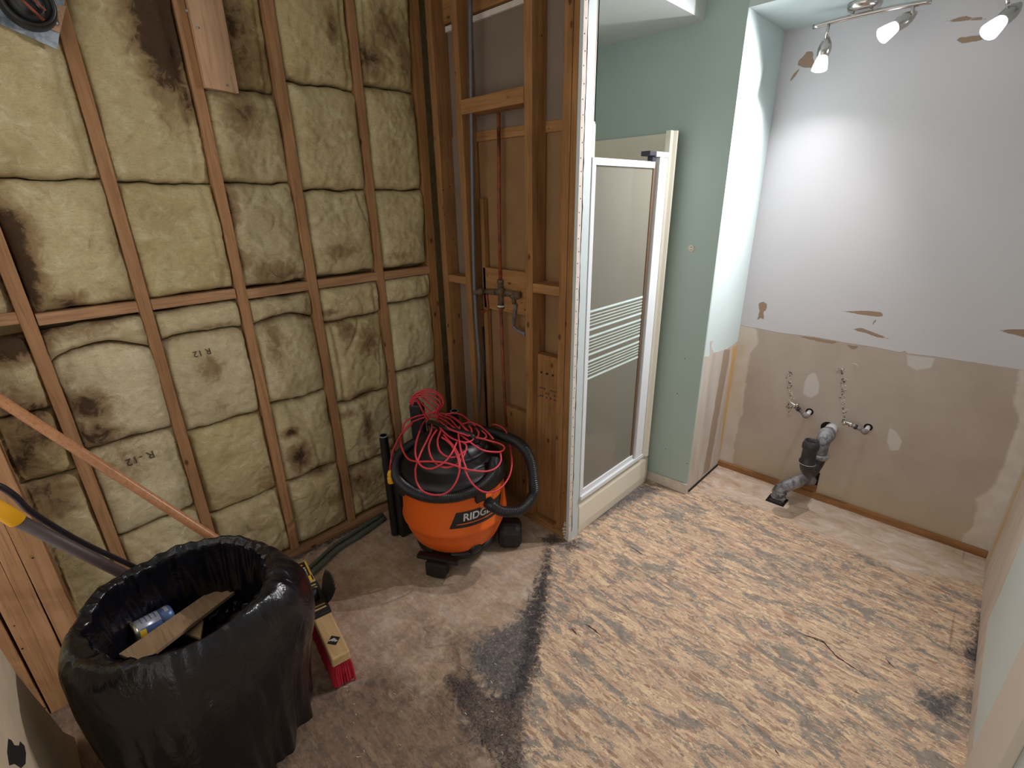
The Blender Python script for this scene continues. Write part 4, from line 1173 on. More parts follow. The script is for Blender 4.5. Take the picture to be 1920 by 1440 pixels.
# ------------------------------------------------------------------ shop vacuum
VC = Vector((-1.652, 1.258, 0))
def polar(r, deg, z, c=VC): return Vector((c.x + r * math.cos(math.radians(deg)), c.y + r * math.sin(math.radians(deg)), z))
vac = thing('shop_vacuum', 'orange and black wet-dry shop vacuum on casters in the room corner', 'vacuum', tuple(VC))
DR = [(0.005, .085), (0.165, .085), (0.185, .092), (0.215, .125), (0.240, .185), (0.2475, .222), (0.2555, .232), (0.2575, .242), (0.2545, .252), (0.252, .27), (0.248, .34), (0.243, .405), (0.2455, .412), (0.2455, .435), (0.22, .44)]
obj('drum', lathe(B(), VC, DR, 72), M['orange'], vac, smooth=True)
def drum_r(z):
    for (r1_, z1_), (r2_, z2_) in zip(DR[:-1], DR[1:]):
        if z1_ <= z <= z2_ and z2_ > z1_: return r1_ + (r2_ - r1_) * (z - z1_) / (z2_ - z1_)
    return .25
def drum_hit(u, v):
    d = ray(u, v).normalized(); o = Vector((0, 0, H))
    s = 1.0
    while s < 4:
        p = o + d * s
        rr_ = math.hypot(p.x - VC.x, p.y - VC.y)
        if .09 < p.z < .44 and rr_ < drum_r(p.z): return p
        s += .002
    return None
LID = [(0.245, .425), (0.258, .430), (0.262, .445), (0.258, .470), (0.246, .492), (0.225, .505), (0.185, .515), (0.175, .525), (0.168, .575), (0.150, .605), (0.11, .622), (0.05, .63), (0.001, .632)]
obj('lid', lathe(B(), VC, LID, 64), M['black'], vac, smooth=True)
obj('motor_grille', lathe(B(), VC + Vector((0, 0, .56)), [(0.172, 0), (0.176, .004), (0.176, .012), (0.170, .016)], 48), M['blackmatte'], vac, smooth=True)
obj('lid_latch', obox(B(), polar(.262, -12, .44), Vector((math.sin(math.radians(12)), math.cos(math.radians(12)), 0)), Vector((math.cos(math.radians(12)), -math.sin(math.radians(12)), 0)), Vector((0, 0, 1)), .05, .02, .075), M['black'], vac, bevel=.004)
obj('lid_latch', obox(B(), polar(.262, -105, .44), Vector((math.cos(math.radians(15)), -math.sin(math.radians(15)), 0)), Vector((math.sin(math.radians(15)), math.cos(math.radians(15)), 0)), Vector((0, 0, 1)), .06, .02, .09), M['black'], vac, bevel=.004)
obj('carry_handle', tube(B(), smooth_path([polar(.12, 10, .60), polar(.13, 10, .655), polar(.03, -80, .67), polar(.13, -170, .655), polar(.12, -170, .60)], 6), .013, 10), M['black'], vac, smooth=True)
# hose port and hose
ph = -2
obj('hose_port', lathe(B(), polar(.225, ph, .378), [(0.042, 0), (0.042, .022), (0.037, .024), (0.030, .03)], 24, (math.cos(math.radians(ph)), math.sin(math.radians(ph)), -.1)), M['orange'], vac, smooth=True)
hp = [polar(.25, ph, .376), polar(.285, ph, .368), polar(.335, ph + 4, .352), polar(.385, ph + 14, .348), polar(.405, ph + 27, .375), polar(.40, 29, .44), polar(.375, 38, .51), polar(.33, 50, .55), polar(.285, 70, .545), polar(.27, 100, .53), polar(.268, 140, .515), polar(.268, 180, .50), polar(.27, 215, .49), polar(.268, 250, .475), polar(.268, 275, .462), polar(.268, 300, .455), polar(.268, 325, .46), polar(.264, 345, .475), polar(.25, 365, .50), polar(.22, 385, .53)]
path = smooth_path(hp, 40)
rad = []
Lc = 0.0
dist = [0.0]
for a_, b_ in zip(path[:-1], path[1:]): dist.append(dist[-1] + (b_ - a_).length)
step = .0016
tot = dist[-1]; n = int(tot / step)
pr_ = []; j = 0
for k in range(n + 1):
    s = k * step
    while j < len(dist) - 2 and dist[j + 1] < s: j += 1
    f_ = (s - dist[j]) / max(dist[j + 1] - dist[j], 1e-9)
    pr_.append(path[j].lerp(path[j + 1], min(f_, 1)))
rad = [0.0240 + 0.0020 * math.sin(k * step / .0078 * 2 * math.pi) for k in range(len(pr_))]
for k in range(min(34, len(rad))): rad[k] = 0.0275 if k < 28 else rad[k]
obj('hose', tube(B(), pr_, rad, 14), M['hose'], vac, smooth=True)
# label
def on_drum(adeg, z, off=.0016):
    r = drum_r(z) + off
    return polar(r, adeg, z)
def drum_poly(pts, off, mat, name, parent):
    """pts in (arc metres, z) on the drum; subdivided sheet"""
    bm = B()
    n_ = 28
    top = pts[0]; bot = pts[1]
    rows = []
    for j_ in range(7):
        f2 = j_ / 6
        row = []
        for i_ in range(n_ + 1):
            f1 = i_ / n_
            a_ = (top[0][0] * (1 - f1) + top[1][0] * f1) * (1 - f2) + (bot[0][0] * (1 - f1) + bot[1][0] * f1) * f2
            z_ = (top[0][1] * (1 - f1) + top[1][1] * f1) * (1 - f2) + (bot[0][1] * (1 - f1) + bot[1][1] * f1) * f2
            row.append(bm.verts.new(on_drum(A0 + math.degrees(a_ / .25), z_, off)))
        rows.append(row)
    for j_ in range(6):
        for i_ in range(n_):
            bm.faces.new((rows[j_][i_], rows[j_][i_ + 1], rows[j_ + 1][i_ + 1], rows[j_ + 1][i_]))
    return obj(name, bm, mat, parent, smooth=True)
hl = drum_hit(836, 992)
A0 = (math.degrees(math.atan2(hl.y - VC.y, hl.x - VC.x)) if hl else -45) + 3.5
zl0 = hl.z if hl else .22
lb = drum_poly((((0.035, zl0 + .080), (0.31, zl0 + .080)), ((0.0, zl0), (0.26, zl0))), .0010, M['labelblack'], 'label', vac)
bm = text_mesh('RIDGID', 0.050, lambda x, y: on_drum(A0 + math.degrees((0.062 + x * 1.0) / .25), zl0 + .050 + y, .0022), align='LEFT', shear=0.12, bold=.0012)
obj('brand_lettering', bm, M['labelgrey'], lb)
drum_poly((((0.034, zl0 + .022), (0.25, zl0 + .022)), ((0.034, zl0 + .017), (0.25, zl0 + .017))), .0020, M['labelorange'], 'underline', lb)
# dolly, casters and feet
def caster(c, deg, nm='caster'):
    ca = Vector((math.cos(math.radians(deg)), math.sin(math.radians(deg)), 0)); cb = Vector((-ca.y, ca.x, 0)); up = Vector((0, 0, 1))
    o_ = obj(nm, obox(B(), c + Vector((0, 0, .055)), ca, cb, up, .06, .10, .075), M['black'], vac, bevel=.008)
    obj('wheel', lathe(B(), c + Vector((0, 0, .030)) - cb * .035, [(0.014, 0), (0.0285, .002), (0.030, .008), (0.030, .062), (0.0285, .068), (0.014, .070)], 24, cb), M['blackmatte'], o_, smooth=True)
    return o_
fc = fl(822, 1080); fc.z = 0
caster(fc, -60)
af = math.degrees(math.atan2(fc.y - VC.y, fc.x - VC.x))
fca = Vector((math.cos(math.radians(af)), math.sin(math.radians(af)), 0)); fcb = Vector((-fca.y, fca.x, 0))
obj('front_bumper', obox(B(), fc + fca * -.015 + Vector((0, 0, .092)), fca, fcb, Vector((0, 0, 1)), .04, .21, .020), M['black'], vac, bevel=.006)
obj('front_bumper', obox(B(), fc + fca * -.05 + Vector((0, 0, .085)), fca, fcb, Vector((0, 0, 1)), .10, .10, .03), M['black'], vac, bevel=.008)
for dg in (-172, 44):
    cpos = polar(.29, dg, 0)
    ca = Vector((math.cos(math.radians(dg)), math.sin(math.radians(dg)), 0)); cb = Vector((-ca.y, ca.x, 0))
    obj('rear_foot', obox(B(), polar(.27, dg, .065), ca, cb, Vector((0, 0, 1)), .12, .13, .12), M['blackmatte'], vac, bevel=.03)
obj('dolly_ring', lathe(B(), VC, [(0.17, .06), (0.20, .065), (0.205, .085), (0.19, .10)], 48), M['black'], vac, smooth=True)
dc = drum_hit(898, 1028)
if dc is None: dc = polar(.2, -15, .12)
da = Vector((dc.x - VC.x, dc.y - VC.y, -.06)).normalized()
obj('drain_cap', lathe(B(), dc - da * .02, [(0.03, 0), (0.03, .03), (0.026, .042), (0.012, .044)], 24, da), M['black'], vac, smooth=True)
# wands parked on the dolly
wb = at(742, 1003, 2, 0.0)
wz = at(722, 815, 0, wb.x).z
obj('wand_tube', tube(B(), [Vector((wb.x, wb.y, .01)), Vector((wb.x, wb.y, wz))], .0215, 20, cap=False), M['black'], vac, smooth=True)
obj('wand_rim', lathe(B(), Vector((wb.x, wb.y, wz)), [(0.0165, 0), (0.0225, .001), (0.0225, -.004)], 20, cap=False), M['greyplastic'], vac, smooth=True)
wp = at(757, 1005, 2, 0)
obj('floor_nozzle', obox(B(), Vector((wp.x - .02, wp.y + .02, .22)), Vector((1, 0, 0)), Vector((0, 1, 0)), Vector((0, 0, 1)), .07, .07, .44), M['blackmatte'], vac, bevel=.01)
q = at(778, 757, 2, .70)
obj('handle_post', obox(B(), Vector((q.x, q.y + .01, .42)), Vector((.8, .6, 0)), Vector((-.6, .8, 0)), Vector((0, 0, 1)), .07, .05, .56), M['blackmatte'], vac, bevel=.012)
q2 = at(852, 770, 2, .64)
obj('wand_tube', tube(B(), [Vector((q2.x, q2.y, .1)), Vector((q2.x, q2.y, .64))], .021, 18, cap=False), M['black'], vac, smooth=True)
obj('wand_rim', lathe(B(), Vector((q2.x, q2.y, .64)), [(0.016, 0), (0.0222, .001), (0.0222, -.004)], 18, cap=False), M['greyplastic'], vac, smooth=True)

# ------------------------------------------------------------------ red extension cord thrown over the vacuum
EC = Vector((VC.x, VC.y, .36)); ER = (0.272, 0.272, 0.30)
def lay(u, v, k=1.0):
    """where the line of sight first meets the draped hull of the vacuum"""
    o = Vector((0, 0, H)); d = ray(u, v).normalized()
    R0 = .296 * k; zc = .455; hz = .215 * k
    s_ = 1.2; best = None; bd = 9
    while s_ < 3.0:
        p = o + d * s_
        r = math.hypot(p.x - VC.x, p.y - VC.y) / R0
        f_ = r if p.z < zc else math.sqrt(r * r + ((p.z - zc) / hz) ** 2)
        if f_ < 1 and p.z > .1: return p
        if f_ < bd: bd = f_; best = p
        s_ += .002
    return best
Z8 = lambda L: [(x / 6.4 + 700, y / 6.4 + 720) for x, y in L]
Z6 = lambda L: [(x / 3.6 + 640, y / 3.6 + 700) for x, y in L]
paths = [
 Z8([(200, 1050), (205, 960), (230, 820), (290, 680), (360, 570), (450, 470), (540, 425), (640, 397), (760, 400), (860, 440), (940, 500), (1040, 580), (1150, 620), (1280, 650), (1420, 690), (1520, 720), (1572, 765), (1530, 812), (1430, 815), (1330, 800), (1240, 755), (1150, 690), (1060, 620), (990, 560), (940, 500)]),
 Z8([(345, 560), (380, 460), (470, 405), (590, 370), (700, 345), (830, 355), (940, 400), (1050, 480), (1130, 580), (1200, 640), (1180, 680), (1120, 700), (1040, 690), (940, 650), (860, 590), (790, 510), (760, 440), (790, 360)]),
 Z8([(480, 150), (540, 230), (600, 330), (660, 430), (705, 480), (690, 570), (640, 680), (580, 800), (540, 900), (510, 1000)]) + Z6([(500, 660), (508, 730), (550, 795), (640, 822), (720, 800), (775, 730), (800, 640), (795, 570), (770, 510), (720, 450), (690, 415)]),
 Z8([(470, 470), (370, 570), (332, 640), (330, 730), (370, 830), (430, 905), (530, 930), (650, 930), (790, 935), (900, 955), (1000, 985), (1100, 1020), (1250, 1045), (1380, 1045), (1480, 1000), (1530, 920), (1525, 830)]),
 Z8([(640, 420), (600, 470), (550, 580), (510, 720), (505, 850), (540, 940), (600, 1000), (690, 1018), (780, 985), (860, 930), (940, 830), (1000, 700)]),
 Z8([(760, 550), (700, 640), (665, 750), (690, 870), (750, 950), (840, 1000), (940, 990), (1040, 930), (1100, 820), (1115, 740), (1060, 690)]),
 Z8([(830, 480), (800, 580), (770, 680), (790, 790), (860, 860), (960, 880), (1050, 840), (1120, 790)]),
 Z8([(1035, 510), (1020, 600), (1040, 750), (1080, 920), (1120, 1030)]) + Z6([(830, 640), (880, 740), (960, 800), (1050, 790), (1120, 720), (1150, 620), (1138, 480), (1110, 390), (1060, 352), (1020, 345)]),
 Z8([(1070, 480), (1160, 460), (1270, 500), (1360, 570), (1440, 660)]),
 Z8([(1150, 500), (1180, 560), (1150, 620), (1080, 600), (960, 560), (870, 510), (790, 440)]),
 Z8([(1230, 530), (1262, 590), (1230, 650), (1120, 610), (1010, 520), (930, 430), (840, 390)]),
 Z8([(1300, 560), (1352, 615), (1330, 655), (1240, 640), (1130, 560), (1040, 460), (940, 390), (860, 370)]),
 Z8([(860, 365), (960, 350), (1060, 370), (1150, 440), (1220, 500)]),
 Z8([(820, 640), (880, 680), (940, 740), (990, 830), (1020, 920), (1030, 1020)]),
]
top_paths = [
 Z8([(440, 230), (470, 150), (520, 110), (600, 75), (700, 70), (790, 115), (840, 190), (815, 260), (740, 310), (650, 370)]),
 Z8([(450, 250), (490, 160), (560, 110), (640, 95), (740, 110), (820, 170), (840, 240), (790, 300), (700, 350)]),
 Z8([(470, 260), (510, 140), (620, 125), (720, 150), (790, 205), (810, 270), (780, 340), (830, 390)]),
 Z8([(480, 170), (570, 150), (660, 170), (740, 220), (790, 270), (760, 340), (800, 400)]),
 Z8([(500, 140), (570, 220), (650, 300), (720, 360), (800, 410)]),
 Z8([(540, 130), (600, 170), (680, 240), (740, 290), (790, 350)]),
 Z8([(470, 160), (530, 200), (580, 300), (620, 380), (680, 470)]),
]
t = thing('extension_cord', 'red extension cord in loose coils over the shop vacuum', 'cord', (VC.x, VC.y, .3))
bm = B()
for k, L in enumerate(paths):
    pts = [lay(u, v, 1.0 + .012 * (k % 5)) for (u, v) in L]
    if k == 0: plug_at = pts[0]; plug_dir = (pts[0] - pts[1]).normalized()
    tube(bm, smooth_path(pts, 6), .0043, 8)
for k, L in enumerate(top_paths):
    tp = [at(u, v, 2, .0) for (u, v) in L]
    pts = []
    for (u, v) in L:
        # these coils lie on the upright handle post: keep them on a plane facing the room
        d = ray(u, v).normalized(); nrm = Vector((.78, -.62, 0)); p0 = Vector((q.x, q.y, .7)) + nrm * (.055 + .008 * (k % 4))
        s_ = (p0 - Vector((0, 0, H))).dot(nrm) / d.dot(nrm)
        pt = Vector((0, 0, H)) + d * s_
        lower = lay(u, v, 1.02)
        f_ = min(1, max(0, (v - 768) / 12))
        pts.append(pt.lerp(lower, f_))
    tube(bm, smooth_path(pts, 6), .0043, 8)
obj('cord', bm, M['red'], t, smooth=True)
pd = Vector((0, 0, -1))
obj('plug', lathe(B(), plug_at, [(0.005, -.006), (0.010, 0), (0.0145, .012), (0.0145, .022), (0.012, .026), (0.0165, .032), (0.0165, .058), (0.014, .060)], 12, pd), M['yellow'], t, smooth=False)

# ------------------------------------------------------------------ bin with black bag
BC = Vector((-1.45, .11, 0)); 
can = thing('rubbish_bin', 'round plastic bin lined with a huge black rubbish bag', 'bin', tuple(BC))
obj('bin_body', lathe(B(), BC, [(0.001, 0.0), (0.185, 0.0), (0.193, .01), (0.212, .30), (0.229, .585), (0.234, .595), (0.233, .603), (0.228, .60), (0.209, .30), (0.188, .02), (0.001, .02)], 56), M['bin'], can, smooth=True)
prof = [(0.0, .37), (0.09, .372), (0.16, .368), (0.195, .375), (0.208, .41), (0.218, .47), (0.228, .54), (0.238, .60), (0.246, .622), (0.256, .627), (0.264, .614), (0.276, .57), (0.286, .50), (0.297, .42), (0.298, .34), (0.294, .26), (0.288, .19), (0.282, .12), (0.276, .06)]
cs = smooth_path([Vector((r, 0, z)) for r, z in prof], 4)
NS = len(cs) - 1; NTH = 260
def bag_pt(th, s):
    i = min(int(s), NS - 1); f_ = s - i
    c_ = cs[i].lerp(cs[i + 1], f_)
    r, z = max(c_.x, 0), c_.z
    sn = s / NS
    r *= .93
    ct, stt = math.cos(th), math.sin(th)
    per = Vector((ct * 1.6, stt * 1.6, 0))
    out = max(0, (sn - .52) / .48)
    inn = max(0, (.46 - sn) / .46)
    # folds hanging from the rim
    fold = mn.noise(Vector((ct * 3.2, stt * 3.2, z * .9)))
    fold2 = mn.noise(Vector((ct * 8.5 + 3, stt * 8.5, z * 2.2 + 4)))
    sharp = 1 - abs(mn.noise(Vector((ct * 5.5, stt * 5.5 + 8, z * 3.5)))) * 2.2
    r += out * (.030 * fold + .014 * fold2 + .010 * sharp)
    if sn < .44: r -= min(1, r / .2) * (.010 * abs(fold2) + .008 * max(0, sharp) + .012 * abs(fold))
    if r > .05 and sn < .2: z += .03 * mn.noise(Vector((ct * r * 9, stt * r * 9, 2)))
    rimw = math.exp(-((sn - .49) / .16) ** 2)
    z += rimw * (.014 * mn.noise(Vector((ct * 2.2, stt * 2.2, 9))) + .007 * mn.noise(Vector((ct * 9, stt * 9, 1))))
    # the side towards the room sags, the right side bellies out
    a_cam = math.radians(-5)
    r *= 1 - .04 * max(0, math.cos(th - a_cam)) ** 2 * (1 if sn < .52 else 0.4)
    bell = max(0, math.cos(th - math.radians(65))) ** 5
    r += .06 * bell * math.exp(-((sn - .66) / .12) ** 2)
    bell2 = max(0, math.cos(th - math.radians(-70))) ** 4
    r += .03 * bell2 * math.exp(-((sn - .60) / .10) ** 2)
    r += rimw * .004 * mn.noise(Vector((ct * 14, stt * 14, z * 8)))
    if sn > .97: z += .02 * mn.noise(Vector((ct * 4, stt * 4, 7)))
    return Vector((BC.x + r * ct, BC.y + r * stt, z))
bm = B()
rows = []
for s in range(NS + 1):
    if s == 0:
        rows.append([bm.verts.new(Vector((BC.x, BC.y, .37)))]); continue
    rows.append([bm.verts.new(bag_pt(2 * math.pi * k / NTH, s)) for k in range(NTH)])
for k in range(NTH): bm.faces.new((rows[0][0], rows[1][(k + 1) % NTH], rows[1][k]))
for s in range(1, NS):
    for k in range(NTH):
        bm.faces.new((rows[s][k], rows[s][(k + 1) % NTH], rows[s + 1][(k + 1) % NTH], rows[s + 1][k]))
bag = obj('bag_liner', bm, M['bag'], can, smooth=True)
# a loose flap of bag plastic hanging at the right
P0 = [at(*p, 1, .34) for p in ((543, 1140), (565, 1160), (592, 1165), (575, 1230), (560, 1290), (545, 1240))]
# scrap boards and can inside the bag
def plank(name, a0, a1, w0, w1, th, z0, z1, mat, label, cat):
    A = at(*a0, 2, z0); Bp = at(*a1, 2, z1); C_ = at(*w0, 2, z0); D = at(*w1, 2, z1)
    dn = Vector((0, 0, -th))
    bm = hexa(B(), [A + dn, C_ + dn, D + dn, Bp + dn, A, C_, D, Bp])
    return tag(obj(name, bm, mat, bevel=.0015), label, cat)
plank('scrap_board', (222, 1226), (418, 1091), (264, 1243), (458, 1095), .012, .50, .43, M['scrap'], 'long tan offcut board lying across the open rubbish bag', 'board')
plank('scrap_board', (336, 1184), (377, 1160), (376, 1197), (381, 1163), .010, .44, .44, M['scrap'], 'small pointed tan offcut under the long board in the bag', 'board')
ca_ = at(249, 1188, 2, .465); cb_ = at(322, 1150, 2, .455)
ax_ = (cb_ - ca_).normalized(); L_ = (cb_ - ca_).length
rc = .031
t = thing('spray_can', 'blue and silver spray can with yellow rim lying in the rubbish bag', 'can', tuple(ca_))
obj('can_body', lathe(B(), ca_, [(0.028, .004), (rc, .010), (rc, L_ * .66)], 28, ax_), M['canwhite'], t, smooth=True)
obj('can_top_band', lathe(B(), ca_, [(rc + .0001, L_ * .66), (rc + .0001, L_ * .96), (0.026, L_), (0.01, L_ + .004)], 28, ax_), M['canblue'], t, smooth=True)
obj('can_rim', lathe(B(), ca_, [(0.0225, .006), (0.0275, -.003), (0.0315, .001), (0.0315, .007), (0.0285, .010)], 28, ax_, cap=False), M['rim'], t, smooth=True)
obj('can_base', lathe(B(), ca_, [(0.001, .012), (0.015, .010), (0.0235, .005)], 28, ax_, cap=False), M['blackmatte'], t, smooth=True)
fa, fb, ft = frame_of(ax_)
def can_patch(name, d0, d1, s0, s1, mat, off=.0005):
    bm = B(); n_ = 10; R1 = []; R2 = []
    for i in range(n_ + 1):
        a = math.radians(d0 + (d1 - d0) * i / n_)
        q_ = (fa * math.cos(a) + fb * math.sin(a)) * (rc + off)
        R1.append(bm.verts.new(ca_ + ax_ * s0 + q_)); R2.append(bm.verts.new(ca_ + ax_ * s1 + q_))
    for i in range(n_): bm.faces.new((R1[i], R1[i + 1], R2[i + 1], R2[i]))
    obj(name, bm, mat, t, smooth=True)
up_a = math.degrees(math.atan2(fb.z, fa.z))
can_patch('blue_side_print', up_a + 55, up_a + 160, .014, L_ * .66, M['canblue'])
can_patch('blue_side_print', up_a - 160, up_a - 55, .014, L_ * .66, M['canblue'])
can_patch('yellow_print', up_a + 60, up_a + 100, .010, .026, M['labelyellow'], .0009)
can_patch('yellow_print', up_a - 100, up_a - 60, .010, .026, M['labelyellow'], .0009)
for i in range(5):
    can_patch('print_line', up_a - 30, up_a + 30, .022 + i * .012, .0235 + i * .012, M['canblue'], .0008)
can_patch('white_print', up_a - 28, up_a + 28, L_ * .80, L_ * .90, M['canwhite'], .0009)

# ------------------------------------------------------------------ push broom
zb = .150
tA = at(541, 1055, 2, zb); tB = at(575, 1053, 2, zb); tC = at(656, 1220, 2, zb); tD = at(621, 1238, 2, zb)
bc = (tA + tB + tC + tD) / 4
lx = ((tC + tD) / 2 - (tA + tB) / 2); blen = lx.length; lx.normalize(); ly = Vector((-lx.y, lx.x, 0))
broom = thing('push_broom', 'push broom with wooden block, red bristles and long brown pole', 'broom', (bc.x, bc.y, 0))
bw = .066
brl = obox(B(), bc + Vector((0, 0, -.02)), lx, ly, Vector((0, 0, 1)), blen, bw, .04)
blk = obj('block', brl, M['broomwood'], broom, bevel=.006)
bm = B()
rs = random.Random(5)
nb = 0
for i in range(96):
    for j in range(9):
        s = (-.48 + .96 * i / 95) * blen; w_ = (-.42 + .84 * j / 8) * bw
        b0 = bc + lx * s + ly * w_ + Vector((0, 0, -.038))
        sp_ = w_ * .35
        b1 = bc + lx * (s * 1.02 + rs.uniform(-.005, .005)) + ly * (w_ + sp_ + rs.uniform(-.004, .004)); b1.z = rs.uniform(.002, .012)
        tube(bm, [b0, (b0 + b1) / 2 + ly * sp_ * .3, b1], [.0042, .0042, .0034], 5)
o = obj('bristles', bm, M['bristle'], broom); o['kind'] = 'stuff'
def blk_pt(s, w_, dz=0.0006): return bc + lx * (s * blen) + ly * (w_ * bw) + Vector((0, 0, dz))
def blk_quad(name, s0, s1, w0, w1, mat, dz=.0006, parent=None):
    bm = B(); prism(bm, [blk_pt(s0, w0, dz), blk_pt(s1, w0, dz), blk_pt(s1, w1, dz), blk_pt(s0, w1, dz)], (0, 0, -.0004))
    return obj(name, bm, mat, parent or broom)
lbq = blk_quad('sticker', -.475, -.245, -.36, .44, M['labelblack'], .0006)
blk_quad('sticker_yellow', -.30, -.24, -.36, .44, M['labelyellow'], .0009, lbq)
blk_quad('sticker_yellow', -.47, -.24, .36, .44, M['labelyellow'], .0009, lbq)
blk_quad('sticker_pink', -.36, -.31, -.3, .25, M['pale_board'], .0009, lbq)
for (a_, b_) in ((-.41, -.395), (-.385, -.365)):
    blk_quad('sticker_text', a_, b_, -.28, .26, M['plaster'], .0009, lbq)
bm = B(); prism(bm, [blk_pt(-.46, 0, .001), blk_pt(-.44, .22, .001), blk_pt(-.42, 0, .001), blk_pt(-.44, -.22, .001)], (0, 0, -.0003)); obj('sticker_diamond', bm, M['labelyellow'], lbq)
bm = B(); prism(bm, [blk_pt(.325, 0, .0008), blk_pt(.368, .36, .0008), blk_pt(.411, 0, .0008), blk_pt(.368, -.36, .0008)], (0, 0, -.0005)); dm = obj('diamond_mark', bm, M['labelblack'], broom)
bm = B()
for s_ in (-.12, 0, .12): prism(bm, [blk_pt(.368 + s_ * .1 - .004, -.12 + s_, .0012), blk_pt(.368 + s_ * .1 + .004, -.10 + s_, .0012), blk_pt(.368 + s_ * .1 + .006, .14 + s_ * .3, .0012), blk_pt(.368 + s_ * .1 - .002, .12 + s_ * .3, .0012)], (0, 0, -.0003))
obj('mark_lines', bm, M['plaster'], dm)
# bracket with fan-shaped scraper
bk = obj('bracket', obox(B(), blk_pt(-.03, 0, .006), lx, ly, Vector((0, 0, 1)), .20, bw + .006, .014), M['blackmatte'], broom, bevel=.004)
for s_ in (-.16, -.13, .055, .085):
    o = obj('tapered_slot', obox(B(), blk_pt(s_, 0, .0136), (lx + ly * .25).normalized(), ly, Vector((0, 0, 1)), .008, .05, .0008), M['broomwood'], bk)
obj('socket', tube(B(), [blk_pt(-.02, 0, .005), blk_pt(-.045, -.05, .05)], .019, 16), M['blackmatte'], broom, smooth=True)
obj('steel_screw', lathe(B(), blk_pt(.0, -.32, .013), [(0.006, 0), (0.005, .004)], 10), M['chrome'], broom, smooth=True)
fc_ = blk_pt(-.01, .45, .0)
ft_ = Vector((0.10, .35, .9)).normalized()
poly = []
base_w = .03; 
side = lx
for (s_, h_) in ((-.035, 0), (.035, 0), (.06, .04), (.068, .075)): poly.append(fc_ + side * s_ + ft_ * h_)
nT = 9
for k in range(nT * 2 - 1):
    a = 1 - k / (nT * 2 - 2)
    s_ = -.062 + .13 * a; h_ = .085 + .018 * math.sin(a * math.pi) + (.014 if k % 2 == 0 else 0.0)
    poly.append(fc_ + side * s_ + ft_ * h_)
poly.append(fc_ + side * -.066 + ft_ * .06)
bm = prism(B(), poly, ly * .004)
obj('scraper_comb', bm, M['blackmatte'], broom)
# pole
pb_ = blk_pt(-.035, -.06, .02)
far = at(-20, 737, 1, -.115)
m_ = at(395, 1005, 0, -1.80)
obj('pole', tube(B(), [pb_, m_, at(0, 750, 0, -2.02), at(-60, 711, 0, -2.04)], .0155, 16), M['pole'], broom, smooth=True)

# ------------------------------------------------------------------ tools leaning at the left
t = thing('long_handled_tool', 'dark handle with a yellow grip leaning behind the rubbish bag', 'tool', (-1.9, .2, 0))
a_ = at(-10, 950, 0, -1.70); b2 = at(230, 1075, 0, -1.80); m2 = at(32, 975, 0, -1.715)
dd = (b2 - a_).normalized()
ee = b2 + dd * (b2.z / -dd.z) * .97
obj('handle', tube(B(), [m2 - dd * .02, b2, ee], .0165, 16), M['lead'] if False else m_plain('dark_brown_handle', (74, 60, 58), .5, 0, .15, 25), t, smooth=True)
obj('grip', tube(B(), [a_ - dd * .12, a_, m2, m2 + dd * .004], [.019, .019, .021, .018], 18), M['yellow'], t, smooth=True)
a3 = at(-15, 905, 0, -1.76); b3 = at(250, 1062, 0, -1.92); 
pts = [at(-30, 905, 0, -1.76), at(0, 912, 0, -1.765), at(30, 932, 0, -1.775), at(62, 962, 0, -1.79), at(150, 1015, 0, -1.85), b3]
d3 = (pts[-1] - pts[-2]).normalized(); pts.append(pts[-1] + d3 * (pts[-1].z / -d3.z) * .96)
o = obj('pry_bar', tube(B(), smooth_path(pts, 6), .0085, 8), m_plain('dark_steel_bar', (58, 54, 60), .35, .6, .15, 25), smooth=True)
tag(o, 'curved dark steel pry bar leaning above the yellow grip', 'pry bar')

# torn drywall sheet at the lower left
yp = -.25
pl = [at(-40, 1160, 1, yp), at(0, 1215, 1, yp), at(30, 1262, 1, yp), at(62, 1303, 1, yp), at(95, 1342, 1, yp), at(118, 1372, 1, yp), at(140, 1383, 1, yp)]
pl[-1].z = max(pl[-1].z, .012)
pl += [Vector((pl[-1].x + .035, yp, 0.002)), Vector((-1.0, yp, 0.002)), Vector((-1.0, yp, pl[0].z + .1)), Vector((pl[0].x + .02, yp, pl[0].z + .12))]
o = obj('drywall_sheet', prism(B(), pl, (0, -.013, 0)), m_plain('scuffed_cream_drywall', (196, 178, 152), .85, 0, .08, 9, .2, 60))
tag(o, 'torn cream drywall sheet with a ragged hole, lower left corner', 'drywall')
hl_ = [(16, 1385), (22, 1388), (27, 1397), (36, 1398), (38, 1390), (46, 1398), (49, 1412), (48, 1432), (40, 1440), (28, 1432), (18, 1435), (14, 1410)]
obj('ragged_hole', prism(B(), [at(u, v, 1, yp + .0006) for u, v in hl_], (0, -.0005, 0)), M['hole'], o)

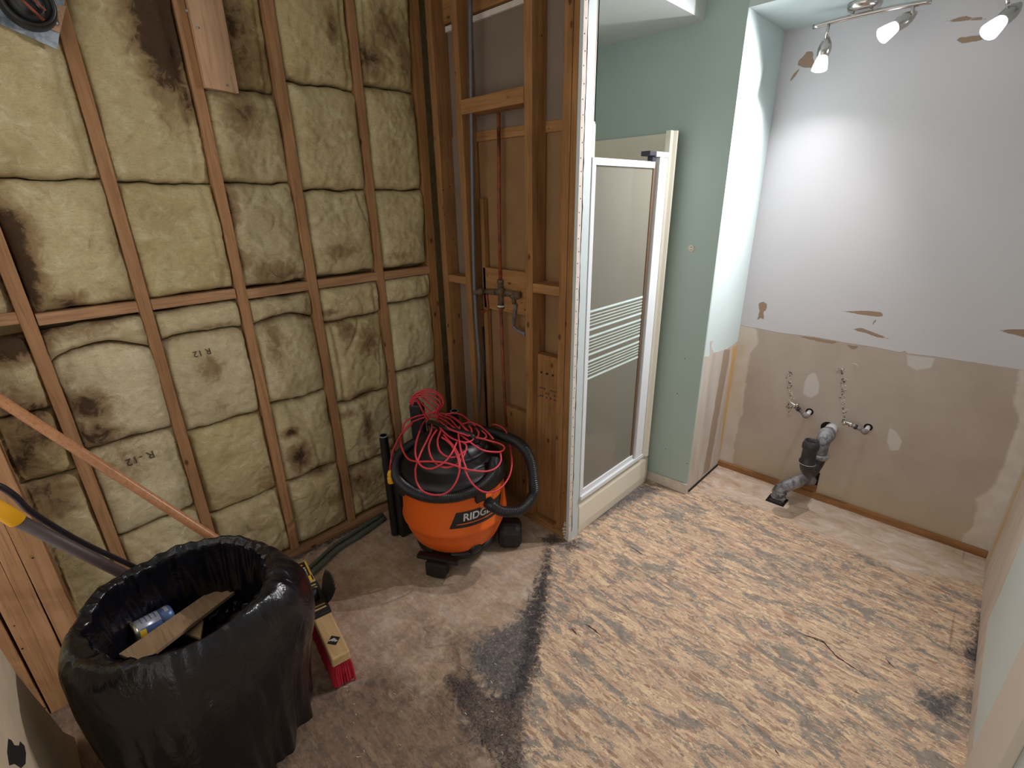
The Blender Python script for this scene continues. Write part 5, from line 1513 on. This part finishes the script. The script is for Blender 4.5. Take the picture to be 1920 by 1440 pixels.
# gouges torn out of the strand board and loose splinters
def gouge(pts, w, seed):
    rs = random.Random(seed)
    P = [fl(*p) for p in pts]
    Q_ = []
    for a, b in zip(P[:-1], P[1:]):
        for k in range(6): Q_.append(a.lerp(b, k / 6))
    Q_.append(P[-1])
    bm = B(); L_ = []; R_ = []
    for i, q_ in enumerate(Q_):
        t_ = (Q_[min(i + 1, len(Q_) - 1)] - Q_[max(i - 1, 0)]).normalized(); n_ = Vector((-t_.y, t_.x, 0))
        ww = w * math.sin(math.pi * min(max(i / (len(Q_) - 1), .02), .98)) * rs.uniform(.35, 1)
        c_ = q_ + n_ * rs.uniform(-.002, .002)
        L_.append(bm.verts.new(c_ + n_ * ww + Vector((0, 0, .0006)))); R_.append(bm.verts.new(c_ - n_ * ww + Vector((0, 0, .0006))))
    for i in range(len(Q_) - 1): bm.faces.new((L_[i], L_[i + 1], R_[i + 1], R_[i]))
    obj('gouge', bm, M['gougedark'], floor)
M['gougedark'] = m_plain('dark_wood_gouge', (62, 40, 34), .9, 0, .3, 60)
gouge([(1488, 1182), (1515, 1193), (1545, 1205), (1570, 1232), (1600, 1252), (1640, 1278)], .0042, 1)
gouge([(1505, 1190), (1540, 1200), (1565, 1225)], .003, 2)
gouge([(1660, 1232), (1668, 1244), (1680, 1254)], .003, 3)
gouge([(1098, 1170), (1110, 1178), (1128, 1193)], .005, 4)
gouge([(1070, 1178), (1082, 1190)], .004, 5)
gouge([(1170, 1020), (1195, 1033), (1205, 1040)], .004, 6)
gouge([(1325, 1070), (1340, 1075), (1348, 1073)], .003, 7)
gouge([(1590, 1290), (1620, 1305)], .002, 8)
gouge([(1450, 1400), (1462, 1418)], .003, 9)
gouge([(1255, 976), (1266, 982)], .003, 10)
rs = random.Random(77)
bm = B()
for k in range(150):
    u = rs.uniform(640, 1840); v = rs.uniform(1000, 1438)
    p = fl(u, v)
    if p.x > X3 - .02 or (p.x < X1 + .02 and p.y > 1.6): continue
    a = rs.gauss(.15, .7); L_ = rs.uniform(.003, .014)
    d1 = Vector((math.cos(a), math.sin(a), rs.uniform(-.1, .1))).normalized()
    obox(bm, p + Vector((0, 0, .0014)), d1, Vector((-d1.y, d1.x, 0)).normalized(), Vector((0, 0, 1)), L_, rs.uniform(.001, .0025), .0012)
o = obj('splinters', bm, M['casing'])
tag(o, 'tiny pale wood splinters scattered over the subfloor', 'debris', kind='stuff')
